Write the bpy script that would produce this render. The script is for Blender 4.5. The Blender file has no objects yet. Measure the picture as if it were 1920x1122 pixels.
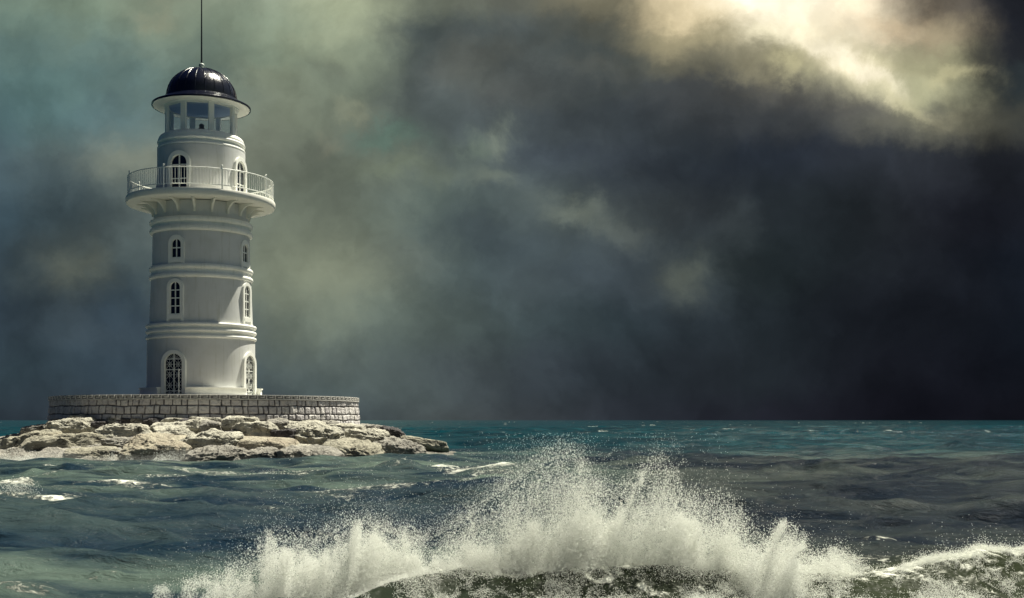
import bpy, bmesh, math, random
import numpy as np
from mathutils import Vector, Matrix

PI = math.pi
R = math.radians
rng = np.random.default_rng(7)
random.seed(7)
scene = bpy.context.scene
col = scene.collection

# ------------------------------------------------------------------ camera
CAM_H = 1.71
F = 2200.0                       # focal length in pixels of the 1920 px wide photograph
HOR = 788.0                      # row of the horizon in the photograph
cam_d = bpy.data.cameras.new('camera')
cam = bpy.data.objects.new('camera', cam_d)
col.objects.link(cam)
cam.location = (0, 0, CAM_H)
cam.rotation_euler = (R(90), 0, 0)
cam_d.sensor_width = 36
cam_d.lens = F / 1920 * 36
cam_d.shift_y = (HOR - 561) / 1920
cam_d.clip_start = 0.1
cam_d.clip_end = 30000
scene.camera = cam

def sx(px, d): return (px - 960) / F * d
def sz(py, d): return CAM_H + (HOR - py) / F * d
def sea_d(py): return F * CAM_H / (py - HOR)

# ------------------------------------------------------------------ lighthouse placement and sun
LX, LY = (378 - 960) / F * 60, 60.0
FACE = math.atan2(-LX, LY)       # turn of the lighthouse towards the camera
SUN_LOCAL, SUN_EL = R(115), R(65)
sa = SUN_LOCAL + FACE
sun_dir = Vector((math.sin(sa) * math.cos(SUN_EL), -math.cos(sa) * math.cos(SUN_EL), math.sin(SUN_EL)))
sd = bpy.data.lights.new('sun', 'SUN')
sd.energy = 5.0
sd.angle = R(0.5)
sd.color = (1.0, 0.96, 0.80)
sun = bpy.data.objects.new('sun', sd)
col.objects.link(sun)
sun.location = (0, 0, 60)
sun.rotation_euler = sun_dir.to_track_quat('Z', 'Y').to_euler()

scene.view_settings.view_transform = 'Standard'
scene.view_settings.look = 'None'
scene.view_settings.exposure = 1.0
scene.view_settings.gamma = 1
scene.render.film_transparent = False
scene.cycles.use_denoising = True
scene.cycles.max_bounces = 12
scene.cycles.diffuse_bounces = 8
scene.cycles.volume_bounces = 4
scene.cycles.transparent_max_bounces = 12
scene.cycles.sample_clamp_indirect = 4

# ------------------------------------------------------------------ node helpers
def lin(c):
    c = c / 255.0
    return c / 12.92 if c <= 0.04045 else ((c + 0.055) / 1.055) ** 2.4
def L3(r, g, b): return (lin(r), lin(g), lin(b), 1)

class NT:
    def __init__(s, tree): s.t = tree; s.n = tree.nodes; s.l = tree.links
    def new(s, t, **k):
        n = s.n.new(t)
        for a, v in k.items(): setattr(n, a, v)
        return n
    def put(s, v, sock):
        if v is None: return
        if hasattr(v, 'is_output') or isinstance(v, bpy.types.NodeSocket): s.l.new(v, sock)
        else: sock.default_value = v
    def math(s, op, a, b=None, c=None, clamp=False):
        n = s.new('ShaderNodeMath', operation=op); n.use_clamp = clamp
        s.put(a, n.inputs[0]); s.put(b, n.inputs[1])
        if c is not None: s.put(c, n.inputs[2])
        return n.outputs[0]
    def vmath(s, op, a, b=None):
        n = s.new('ShaderNodeVectorMath', operation=op)
        s.put(a, n.inputs[0]); s.put(b, n.inputs[1])
        return n.outputs['Value'] if op in ('DOT_PRODUCT', 'LENGTH') else n.outputs[0]
    def mix(s, f, a, b, mode='MIX'):
        n = s.new('ShaderNodeMix', data_type='RGBA', blend_type=mode)
        s.put(f, n.inputs[0]); s.put(a, n.inputs[6]); s.put(b, n.inputs[7])
        return n.outputs[2]
    def noise(s, vec, scale, detail=4, rough=0.5, dist=0.0, out=0):
        n = s.new('ShaderNodeTexNoise')
        s.put(vec, n.inputs['Vector']); n.inputs['Scale'].default_value = scale
        n.inputs['Detail'].default_value = detail; n.inputs['Roughness'].default_value = rough
        n.inputs['Distortion'].default_value = dist
        return n.outputs[out]
    def rng(s, v, a, b, c=0.0, d=1.0, smooth=True):
        n = s.new('ShaderNodeMapRange', interpolation_type='SMOOTHSTEP' if smooth else 'LINEAR')
        s.put(v, n.inputs[0]); n.inputs[1].default_value = a; n.inputs[2].default_value = b
        n.inputs[3].default_value = c; n.inputs[4].default_value = d
        return n.outputs[0]
    def ramp(s, f, stops, interp='LINEAR'):
        n = s.new('ShaderNodeValToRGB'); cr = n.color_ramp; cr.interpolation = interp
        s.put(f, n.inputs[0])
        cr.elements[0].position = stops[0][0]; cr.elements[0].color = stops[0][1]
        cr.elements[1].position = stops[-1][0]; cr.elements[1].color = stops[-1][1]
        for p, c in stops[1:-1]:
            e = cr.elements.new(p); e.color = c
        return n.outputs[0]
    def attr(s, name, out='Fac'):
        n = s.new('ShaderNodeAttribute'); n.attribute_name = name
        return n.outputs[out]

# ------------------------------------------------------------------ world: storm clouds by direction
world = bpy.data.worlds.new('World')
scene.world = world
world.use_nodes = True
W = NT(world.node_tree)
W.n.clear()
tc = W.new('ShaderNodeTexCoord')
sep = W.new('ShaderNodeSeparateXYZ'); W.l.new(tc.outputs['Generated'], sep.inputs[0])
dx, dy, dz = sep.outputs
ysafe = W.math('MAXIMUM', dy, 0.05)
u = W.math('DIVIDE', dx, ysafe)
v = W.math('DIVIDE', dz, ysafe)
uv = W.new('ShaderNodeCombineXYZ'); W.l.new(u, uv.inputs[0]); W.l.new(v, uv.inputs[1])
# turbulence displaces the cloud masses
wn1 = W.noise(uv.outputs[0], 5.0, 5, 0.58, 0.3, out=1)
wv = W.vmath('SUBTRACT', wn1, (0.5, 0.5, 0.5))
wsc = W.vmath('MULTIPLY', wv, (0.11, 0.075, 0.0))
wn3 = W.vmath('MULTIPLY', W.vmath('SUBTRACT', W.noise(uv.outputs[0], 17.0, 10, 0.68, 0.2, out=1), (0.5, 0.5, 0.5)), (0.06, 0.045, 0.0))
wuv = W.vmath('ADD', W.vmath('ADD', uv.outputs[0], wsc), wn3)
wsep = W.new('ShaderNodeSeparateXYZ'); W.l.new(wuv, wsep.inputs[0])
uu = W.rng(wsep.outputs[0], -960 / F, 960 / F, 0, 1, smooth=False)
rows = {
 0:   [(108,130,121),(114,134,121),(128,144,129),(136,152,136),(144,156,134),(104,114,104),(92,98,92),(118,118,102),(226,214,176),(253,252,235),(246,238,212),(98,95,88),(28,31,38)],
 60:  [(98,122,117),(106,128,120),(122,140,127),(130,148,133),(134,146,127),(80,92,92),(78,88,90),(84,90,86),(150,146,120),(236,234,206),(250,246,220),(150,144,122),(30,34,42)],
 110: [(88,113,113),(96,120,118),(112,132,124),(122,142,130),(122,136,121),(74,86,90),(80,90,92),(72,82,84),(94,96,86),(140,140,118),(225,222,188),(160,162,134),(34,38,44)],
 160: [(78,104,109),(86,112,114),(100,123,120),(124,138,124),(112,126,114),(80,92,95),(84,92,93),(68,78,82),(66,72,76),(78,80,78),(168,170,144),(172,176,148),(44,54,58)],
 220: [(68,94,103),(76,102,108),(88,109,112),(126,137,121),(114,128,117),(82,95,98),(72,83,89),(62,72,80),(50,58,66),(50,56,63),(76,80,80),(138,140,120),(42,50,55)],
 300: [(62,82,93),(82,97,98),(104,114,107),(116,126,114),(108,121,114),(96,110,108),(66,78,88),(62,72,82),(44,53,63),(35,43,55),(40,46,54),(40,45,53),(28,32,40)],
 400: [(52,72,85),(68,84,90),(84,98,100),(106,118,108),(110,122,112),(80,97,97),(75,88,92),(70,82,85),(58,66,74),(35,44,51),(33,39,44),(27,30,39),(21,25,33)],
 500: [(44,62,76),(84,96,94),(60,78,88),(104,115,105),(118,128,114),(80,97,100),(70,85,92),(58,70,80),(54,64,70),(36,47,52),(31,37,43),(25,29,37),(18,25,35)],
 600: [(44,60,74),(62,76,84),(46,62,78),(84,97,97),(94,107,100),(80,95,95),(64,78,84),(48,62,70),(38,46,54),(33,42,48),(27,33,41),(23,27,35),(16,22,31)],
 700: [(44,60,70),(48,62,72),(40,55,69),(70,84,89),(72,86,88),(68,80,82),(60,70,80),(46,57,66),(36,42,50),(29,37,43),(25,29,37),(21,24,33),(15,19,27)],
 788: [(42,54,64),(46,56,66),(41,51,62),(56,68,78),(60,72,79),(66,76,78),(62,70,78),(46,54,64),(34,38,48),(27,30,39),(22,24,33),(18,20,29),(15,17,24)],
}
cur = None; prev = None
ks = sorted(rows)
for k in ks:
    stops = [(i / 12.0, L3(*c)) for i, c in enumerate(rows[k])]
    rc = W.ramp(uu, stops, 'B_SPLINE' if k > 200 else 'EASE')
    if cur is None: cur = rc
    else:
        f = W.rng(wsep.outputs[1], (HOR - prev) / F, (HOR - k) / F, 0, 1)
        cur = W.mix(f, cur, rc)
    prev = k
# soft airbrushed cloud lobes: px, py, half width, half height, turn, colour, strength
def lobe(cur, px, py, w, h, rot, colr, a, coords, hard=False):
    m = W.new('ShaderNodeMapping', vector_type='TEXTURE')
    W.l.new(coords, m.inputs[0])
    m.inputs['Location'].default_value = ((px - 960) / F, (HOR - py) / F, 0)
    m.inputs['Rotation'].default_value = (0, 0, R(rot))
    m.inputs['Scale'].default_value = (w / F, h / F, 1)
    d2 = W.vmath('DOT_PRODUCT', m.outputs[0], m.outputs[0])
    if hard:
        f = W.rng(d2, 1.3, 0.55, 0, a)
    else:
        e = W.math('POWER', 0.3, d2)
        f = W.math('MULTIPLY', e, a)
    return W.mix(f, cur, L3(*colr))
wn2 = W.noise(uv.outputs[0], 13.0, 10, 0.66, 0.2, out=1)
w2 = W.vmath('MULTIPLY', W.vmath('SUBTRACT', wn2, (0.5, 0.5, 0.5)), (0.10, 0.085, 0.0))
wuv2 = W.vmath('ADD', uv.outputs[0], w2)
for a in [
    (850, 75, 120, 45, 0, (80, 92, 94), .6), (900, 130, 80, 35, -10, (98, 108, 104), .4),
    (1000, 235, 260, 45, -6, (64, 74, 80), .6),
    (1370, 105, 120, 40, -10, (120, 119, 102), .7),
    (1450, 10, 170, 44, -8, (255, 252, 232), .85), (1560, 80, 90, 60, -40, (250, 246, 218), .8),
    (1330, 200, 190, 50, -6, (66, 72, 76), .6), (1600, 205, 150, 35, -8, (82, 84, 84), .6),
    (1880, 60, 60, 200, 0, (32, 36, 44), .6),
    (1750, 250, 130, 40, 0, (62, 68, 72), .3)]:
    cur = lobe(cur, *a, wuv)
for a in [
    (1660, 45, 80, 40, -5, (232, 212, 178), .5), (1600, 120, 110, 24, -33, (252, 249, 226), .9), (1000, 160, 150, 50, 0, (72, 80, 84), .4), (1690, 195, 90, 20, -25, (214, 212, 176), .5),
    (1690, 105, 85, 24, -12, (150, 152, 128), .6),
    (1790, 150, 40, 18, 0, (196, 196, 160), .7),
    (1720, 185, 55, 42, 0, (168, 172, 142), .7), (1765, 205, 34, 26, 0, (92, 98, 96), .5),
    (1480, 105, 40, 30, 0, (205, 204, 165), .5), (1530, 140, 34, 30, -10, (175, 176, 145), .5),
    (675, 195, 44, 24, -15, (138, 145, 125), .45), (622, 248, 34, 20, 10, (134, 137, 121), .45),
    (730, 250, 70, 26, 0, (98, 130, 122), .7),
    (890, 262, 26, 34, 10, (108, 126, 118), .6), (915, 330, 40, 28, 0, (104, 118, 110), .4),
    (750, 305, 60, 22, 5, (118, 134, 118), .6), (830, 320, 50, 22, 0, (108, 122, 112), .5),
    (290, 32, 36, 26, 0, (138, 146, 128), .6), (340, 4, 40, 14, 0, (132, 145, 130), .5),
    (1070, 400, 60, 26, 0, (92, 104, 102), .55), (1300, 510, 40, 40, 0, (78, 88, 84), .4),
    (150, 495, 60, 46, 10, (104, 113, 104), .5), (560, 530, 150, 110, 0, (116, 127, 112), .45), (690, 300, 120, 46, 0, (118, 131, 117), .5),
    (1080, 390, 72, 28, -12, (106, 117, 110), .6), (1175, 430, 62, 30, -15, (90, 100, 98), .5), (1290, 515, 60, 48, 0, (88, 97, 92), .55),
    (890, 440, 110, 40, -10, (60, 73, 83), .5), (860, 60, 130, 34, 0, (66, 78, 84), .5), (620, 130, 60, 30, 0, (96, 108, 104), .4), (800, 190, 60, 40, 0, (78, 90, 94), .4), (1180, 330, 110, 30, 0, (52, 62, 72), .5), (930, 250, 36, 34, 0, (118, 131, 121), .6), (925, 340, 50, 24, 0, (110, 122, 114), .4),
    (880, 115, 90, 50, 0, (98, 103, 99), .5), (1120, 130, 80, 30, 0, (96, 100, 95), .4), (1010, 520, 90, 60, 0, (70, 82, 88), .4),
    (1600, 600, 140, 120, 0, (24, 28, 36), .5), (640, 690, 120, 50, 0, (84, 96, 96), .35), (400, 460, 60, 60, 0, (90, 104, 102), .3),
    (90, 330, 70, 60, 0, (60, 78, 88), .5), (230, 560, 60, 60, 0, (40, 58, 74), .5), (60, 160, 110, 90, 0, (82, 112, 112), .5),
    (560, 90, 120, 60, 0, (140, 152, 130), .4), (760, 480, 60, 40, 0, (92, 104, 102), .45), (1380, 420, 50, 50, 0, (62, 72, 76), .4), (250, 290, 90, 34, 10, (108, 116, 106), .45),
    (640, 520, 60, 80, 0, (122, 132, 116), .4)]:
    cur = lobe(cur, *a[:7], wuv2, hard=len(a) > 7)
fb = W.noise(wuv, 7.0, 4, 0.52, 0.2)
fbb = W.noise(wuv2, 19.0, 3, 0.5, 0.0)
fb2 = W.math('MULTIPLY', W.rng(fb, 0.34, 0.66, 0.70, 1.34, smooth=False), W.rng(fbb, 0.30, 0.70, 0.84, 1.16, smooth=False))
cur = W.mix(1.0, cur, (1.07, 1.0, 0.93, 1), 'MULTIPLY')
sky_f = W.vmath('SCALE', cur)
W.l.new(fb2, sky_f.node.inputs['Scale'])
# the rest of the sky dome, behind and above: broken blue-grey cloud over a Nishita sky
st = W.new('ShaderNodeTexSky', sky_type='NISHITA')
st.sun_disc = False
st.sun_elevation = SUN_EL
st.sun_rotation = math.atan2(sun_dir.x, sun_dir.y)
nish = W.vmath('SCALE', st.outputs[0]); nish.node.inputs['Scale'].default_value = 0.06
bn = W.noise(tc.outputs['Generated'], 2.6, 6, 0.6)
bk = W.ramp(bn, [(0.30, (0.045, 0.062, 0.10, 1)), (0.52, (0.09, 0.112, 0.145, 1)), (0.72, (0.19, 0.21, 0.215, 1))])
back = W.mix(0.2, bk, nish)
back = W.mix(1.0, back, W.ramp(W.rng(dx, -0.9, 0.6, 0, 1, smooth=False), [(0.0, (0.04, 0.08, 0.24, 1)), (0.38, (0.10, 0.16, 0.36, 1)), (0.64, (0.62, 0.66, 0.66, 1)), (1.0, (1.7, 1.6, 1.3, 1))]), 'MULTIPLY')
fm = W.math('MAXIMUM', W.rng(dy, 0.80, 0.55, 0, 1), W.rng(v, 0.37, 0.52, 0, 1))
final = W.mix(fm, sky_f, back)
bg = W.new('ShaderNodeBackground'); W.l.new(final, bg.inputs[0]); bg.inputs[1].default_value = 0.50
wo = W.new('ShaderNodeOutputWorld'); W.l.new(bg.outputs[0], wo.inputs[0])
world.cycles.sampling_method = 'MANUAL'
world.cycles.sample_map_resolution = 512

# ------------------------------------------------------------------ materials
def material(name):
    m = bpy.data.materials.new(name); m.use_nodes = True
    T = NT(m.node_tree)
    b = m.node_tree.nodes['Principled BSDF']
    return m, T, b
def bump(T, b, h, strength, dist, nrm=None):
    n = T.new('ShaderNodeBump'); n.inputs['Strength'].default_value = strength
    n.inputs['Distance'].default_value = dist
    T.put(h, n.inputs['Height'])
    if nrm is not None: T.l.new(nrm, n.inputs['Normal'])
    T.l.new(n.outputs[0], b.inputs['Normal'])
    return n.outputs[0]

def plaster(name, c1, c2, streak=0.5):
    m, T, b = material(name)
    g = T.new('ShaderNodeTexCoord').outputs['Object']
    n1 = T.noise(g, 1.3, 6, 0.6)
    mp = T.new('ShaderNodeMapping'); T.l.new(g, mp.inputs[0]); mp.inputs['Scale'].default_value = (5, 5, 0.35)
    n2 = T.noise(mp.outputs[0], 1.6, 5, 0.6)
    f = T.math('MULTIPLY', T.rng(n2, 0.52, 0.75), streak)
    f = T.math('ADD', f, T.math('MULTIPLY', T.rng(n1, 0.4, 0.75), 0.3), clamp=True)
    T.l.new(T.mix(f, c1, c2), b.inputs['Base Color'])
    b.inputs['Roughness'].default_value = 0.62
    bump(T, b, T.noise(g, 22, 5, 0.6), 0.15, 0.02)
    return m
M_wall = plaster('plaster_pale', (0.63, 0.635, 0.625, 1), (0.44, 0.44, 0.38, 1), 0.5)
M_trim = plaster('white_trim', (0.84, 0.84, 0.79, 1), (0.55, 0.56, 0.50, 1), 0.35)
M_soffit = plaster('white_soffit', (0.80, 0.79, 0.72, 1), (0.62, 0.60, 0.52, 1), 0.3)

m, T, b = material('painted_white_metal'); M_rail = m
g = T.new('ShaderNodeTexCoord').outputs['Object']
T.l.new(T.mix(T.rng(T.noise(g, 6, 4), 0.5, 0.8), (0.80, 0.82, 0.78, 1), (0.55, 0.52, 0.44, 1)), b.inputs['Base Color'])
b.inputs['Roughness'].default_value = 0.4

m, T, b = material('black_glazed_metal'); M_dome = m
g = T.new('ShaderNodeTexCoord').outputs['Object']
T.l.new(T.mix(T.rng(T.noise(g, 3, 5), 0.45, 0.8), (0.0015, 0.0025, 0.011, 1), (0.005, 0.007, 0.020, 1)), b.inputs['Base Color'])
b.inputs['Roughness'].default_value = 0.22
b.inputs['Coat Weight'].default_value = 0.25
bump(T, b, T.noise(g, 9, 6, 0.65), 0.35, 0.04)

m, T, b = material('dark_metal'); M_dark = m
b.inputs['Base Color'].default_value = (0.02, 0.024, 0.03, 1); b.inputs['Roughness'].default_value = 0.45
m, T, b = material('galvanised_metal'); M_galv = m
b.inputs['Base Color'].default_value = (0.42, 0.47, 0.44, 1); b.inputs['Roughness'].default_value = 0.5

m, T, b = material('dark_window_glass'); M_pane = m
b.inputs['Base Color'].default_value = (0.008, 0.012, 0.028, 1); b.inputs['Roughness'].default_value = 0.07
g = T.new('ShaderNodeTexCoord').outputs['Object']
bump(T, b, T.noise(g, 3, 2), 0.06, 0.05)

m, T, b = material('lantern_glass'); M_glass = m
T.n.remove(b)
tr = T.new('ShaderNodeBsdfTransparent'); tr.inputs[0].default_value = (0.93, 0.95, 0.97, 1)
gl = T.new('ShaderNodeBsdfGlossy'); gl.inputs['Roughness'].default_value = 0.02
fr = T.new('ShaderNodeFresnel'); fr.inputs[0].default_value = 1.45
mx = T.new('ShaderNodeMixShader')
mx.inputs[0].default_value = 0.05; T.l.new(tr.outputs[0], mx.inputs[1]); T.l.new(gl.outputs[0], mx.inputs[2])
T.l.new(mx.outputs[0], T.n['Material Output'].inputs[0])

m, T, b = material('inside_blue_plaster'); M_inside = m
b.inputs['Base Color'].default_value = (0.45, 0.54, 0.72, 1); b.inputs['Roughness'].default_value = 0.8

# coursed masonry: mortar and tone come from the geometry of the blocks
m, T, b = material('grey_masonry'); M_mason = m
g = T.new('ShaderNodeTexCoord').outputs['Object']
tone = T.attr('tone'); mort = T.attr('mortar')
c = T.mix(tone, (0.50, 0.47, 0.475, 1), (0.66, 0.63, 0.61, 1))
n1 = T.noise(g, 7, 8, 0.7)
c = T.mix(T.rng(n1, 0.45, 0.72, 0, 0.55), c, (0.13, 0.12, 0.12, 1))
n3 = T.noise(g, 1.1, 5, 0.6)
c = T.mix(T.rng(n3, 0.52, 0.75, 0, 0.5), c, (0.46, 0.43, 0.36, 1))
c = T.mix(mort, c, (0.075, 0.07, 0.075, 1))
T.l.new(c, b.inputs['Base Color']); b.inputs['Roughness'].default_value = 0.85
bump(T, b, T.noise(g, 16, 8, 0.7), 0.7, 0.05)

m, T, b = material('pale_frieze_stone'); M_frieze = m
g = T.new('ShaderNodeTexCoord').outputs['Object']
T.l.new(T.mix(T.rng(T.noise(g, 5, 6, 0.7), 0.4, 0.7), (0.70, 0.68, 0.64, 1), (0.45, 0.44, 0.42, 1)), b.inputs['Base Color'])
b.inputs['Roughness'].default_value = 0.8
m, T, b = material('cap_stone'); M_cap = m
g = T.new('ShaderNodeTexCoord').outputs['Object']
T.l.new(T.mix(T.rng(T.noise(g, 5, 6, 0.7), 0.4, 0.7), (0.16, 0.155, 0.16, 1), (0.24, 0.23, 0.22, 1)), b.inputs['Base Color'])
b.inputs['Roughness'].default_value = 0.85
m, T, b = material('terrace_paving'); M_terrace = m
g = T.new('ShaderNodeTexCoord').outputs['Object']
T.l.new(T.mix(T.noise(g, 2, 6, 0.7), (0.20, 0.19, 0.165, 1), (0.32, 0.30, 0.26, 1)), b.inputs['Base Color'])
b.inputs['Roughness'].default_value = 0.9

def rock_mat(name, c_a, c_b, c_dark, c_rust, darkness):
    m, T, b = material(name)
    g = T.new('ShaderNodeTexCoord').outputs['Object']
    wp = T.vmath('ADD', g, T.vmath('MULTIPLY', T.noise(g, 2.2, 3, 0.6, out=1), (0.6, 0.6, 0.6)))
    n1 = T.noise(g, 1.6, 8, 0.62)
    n2 = T.noise(g, 7.5, 10, 0.72, 0.6)
    n4 = T.noise(g, 0.9, 4, 0.6)
    c = T.mix(T.rng(n1, 0.35, 0.68), c_a, c_b)
    c = T.mix(T.rng(n4, 0.60, 0.78, 0, 0.45), c, c_rust)
    c = T.mix(T.rng(n2, 0.53, 0.72, 0, darkness), c, c_dark)
    mp = T.new('ShaderNodeMapping'); T.l.new(wp, mp.inputs[0])
    mp.inputs['Rotation'].default_value = (0.3, 0.2, 0.5); mp.inputs['Scale'].default_value = (0.8, 0.8, 2.6)
    vo = T.new('ShaderNodeTexVoronoi', feature='DISTANCE_TO_EDGE'); T.l.new(mp.outputs[0], vo.inputs[0])
    vo.inputs['Scale'].default_value = 1.5
    crack = T.rng(vo.outputs[0], 0.0, 0.045, 1, 0)
    gate = T.rng(T.noise(g, 1.7, 3), 0.45, 0.6)
    crk = T.math('MULTIPLY', crack, gate)
    c = T.mix(T.math('MULTIPLY', crk, 0.8), c, (0.03, 0.026, 0.024, 1))
    # the band the sea keeps wet
    pz = T.new('ShaderNodeSeparateXYZ'); T.l.new(T.new('ShaderNodeNewGeometry').outputs['Position'], pz.inputs[0])
    wz = T.math('ADD', pz.outputs[2], T.math('MULTIPLY', T.math('SUBTRACT', T.noise(g, 1.5, 5), 0.5), 0.5))
    wet = T.rng(wz, 0.42, 0.05)
    c = T.mix(T.math('MULTIPLY', wet, 0.55), c, (0.10, 0.095, 0.07, 1))
    T.l.new(c, b.inputs['Base Color'])
    T.l.new(T.rng(wet, 0, 1, 0.9, 0.35), b.inputs['Roughness'])
    h = T.math('ADD', T.math('MULTIPLY', T.noise(g, 4.5, 11, 0.68, 0.5), 1.0), T.math('MULTIPLY', crk, -0.35))
    bump(T, b, h, 1.0, 0.28)
    return m
ROCKS = {
 'pale': rock_mat('pale_limestone', (0.58, 0.555, 0.47, 1), (0.42, 0.40, 0.335, 1), (0.10, 0.09, 0.07, 1), (0.42, 0.36, 0.26, 1), 0.85),
 'grey': rock_mat('grey_limestone', (0.36, 0.34, 0.30, 1), (0.26, 0.245, 0.22, 1), (0.05, 0.045, 0.045, 1), (0.27, 0.22, 0.17, 1), 0.7),
 'dark': rock_mat('dark_limestone', (0.12, 0.11, 0.115, 1), (0.075, 0.068, 0.07, 1), (0.025, 0.022, 0.025, 1), (0.13, 0.10, 0.08, 1), 0.7),
 'tan': rock_mat('tan_limestone', (0.45, 0.41, 0.32, 1), (0.36, 0.31, 0.24, 1), (0.13, 0.10, 0.075, 1), (0.44, 0.28, 0.18, 1), 0.45),
 'smooth': rock_mat('smooth_limestone', (0.40, 0.375, 0.30, 1), (0.32, 0.30, 0.235, 1), (0.14, 0.12, 0.09, 1), (0.36, 0.30, 0.2, 1), 0.30),
}

# ------------------------------------------------------------------ mesh helpers
def mesh_obj(name, verts, faces, mat, parent=None, smooth=None, loc=None):
    me = bpy.data.meshes.new(name)
    if isinstance(verts, np.ndarray):
        fa = np.asarray(faces, dtype=np.int32)
        me.vertices.add(len(verts)); me.vertices.foreach_set('co', verts.astype(np.float32).ravel())
        k = fa.shape[1]
        me.loops.add(fa.size); me.loops.foreach_set('vertex_index', fa.ravel())
        me.polygons.add(len(fa)); me.polygons.foreach_set('loop_start', np.arange(0, fa.size, k, dtype=np.int32))
        me.update(calc_edges=True)
    else:
        me.from_pydata(verts, [], faces); me.update()
    if smooth is not None:
        me.polygons.foreach_set('use_smooth', [True] * len(me.polygons))
        if smooth < 180: me.set_sharp_from_angle(angle=R(smooth))
    me.materials.append(mat)
    o = bpy.data.objects.new(name, me); col.objects.link(o)
    if parent is not None: o.parent = parent
    if loc is not None: o.location = loc
    return o
def add_attr(o, name, arr):
    a = o.data.attributes.new(name, 'FLOAT', 'POINT'); a.data.foreach_set('value', np.asarray(arr, dtype=np.float32).ravel())
def tag(o, label=None, cat=None, group=None, kind=None):
    if label: o['label'] = label
    if cat: o['category'] = cat
    if group: o['group'] = group
    if kind: o['kind'] = kind
    return o
def empty(name, loc=(0, 0, 0), rz=0, parent=None):
    o = bpy.data.objects.new(name, None); col.objects.link(o)
    o.location = loc; o.rotation_euler = (0, 0, rz); o.empty_display_size = 0.3
    if parent: o.parent = parent
    return o

class MB:
    def __init__(s): s.v = []; s.f = []
    def add(s, vs, fs):
        n = len(s.v); s.v += [tuple(p) for p in vs]; s.f += [tuple(i + n for i in f) for f in fs]
    def lathe(s, prof, seg=96, a0=0.0, a1=2 * PI, closed_prof=False):
        full = abs(a1 - a0 - 2 * PI) < 1e-6
        m = seg if full else seg + 1
        n = len(prof); vs = []
        for i in range(m):
            a = a0 + (a1 - a0) * i / seg
            vs += [(r * math.sin(a), -r * math.cos(a), z) for r, z in prof]
        fs = []
        for i in range(seg):
            j = (i + 1) % m
            for k in range(n if closed_prof else n - 1):
                k2 = (k + 1) % n
                fs.append((i * n + k, j * n + k, j * n + k2, i * n + k2))
        if not full and closed_prof:
            fs.append(tuple(reversed(range(n)))); fs.append(tuple((m - 1) * n + k for k in range(n)))
        s.add(vs, fs)
    def tube(s, path, r, seg=8, closed=False):
        n = len(path); P = [Vector(p) for p in path]; vs = []
        rad = r if isinstance(r, (list, tuple)) else [r] * n
        for i, p in enumerate(P):
            t = (P[(i + 1) % n] - P[i - 1]) if closed else (P[min(i + 1, n - 1)] - P[max(i - 1, 0)])
            t.normalize()
            up = Vector((0, 0, 1)) if abs(t.z) < 0.9 else Vector((0, 1, 0))
            a = t.cross(up).normalized(); bb = a.cross(t)
            for k in range(seg):
                q = 2 * PI * k / seg
                vs.append(p + (a * math.cos(q) + bb * math.sin(q)) * rad[i])
        fs = []
        for i in range(n if closed else n - 1):
            j = (i + 1) % n
            for k in range(seg):
                k2 = (k + 1) % seg
                fs.append((i * seg + k, i * seg + k2, j * seg + k2, j * seg + k))
        if not closed:
            fs.append(tuple(reversed(range(seg)))); fs.append(tuple((n - 1) * seg + k for k in range(seg)))
        s.add(vs, fs)
    def hexa(s, c8):
        s.add(c8, [(0, 3, 2, 1), (4, 5, 6, 7), (0, 1, 5, 4), (1, 2, 6, 5), (2, 3, 7, 6), (3, 0, 4, 7)])
    def box(s, x0, x1, y0, y1, z0, z1):
        s.hexa([(x0, y0, z0), (x1, y0, z0), (x1, y1, z0), (x0, y1, z0), (x0, y0, z1), (x1, y0, z1), (x1, y1, z1), (x0, y1, z1)])
    def build(s, name, mat, parent=None, smooth=None):
        return mesh_obj(name, s.v, s.f, mat, parent, smooth)

def loops_between(outer, inner, y0, y1):
    """frame between two outlines in x-z (same count), extruded from y0 (outside) to y1."""
    n = len(outer); vs = []
    for (x, z) in outer: vs.append((x, y0, z))
    for (x, z) in inner: vs.append((x, y0, z))
    for (x, z) in outer: vs.append((x, y1, z))
    for (x, z) in inner: vs.append((x, y1, z))
    fs = []
    for i in range(n):
        j = (i + 1) % n
        fs += [(i, j, n + j, n + i), (3 * n + i, 3 * n + j, 2 * n + j, 2 * n + i),
               (n + i, n + j, 3 * n + j, 3 * n + i), (2 * n + i, 2 * n + j, j, i)]
    return vs, fs

def arch(w, z0, z1, n=20):
    """outline of a round-headed opening: half width w, sill z0, crown z1."""
    pts = [(-w, z0), (w, z0), (w, z1 - w)]
    for i in range(1, n):
        a = PI * i / n
        pts.append((w * math.cos(a), z1 - w + w * math.sin(a)))
    pts.append((-w, z1 - w))
    return pts

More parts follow.
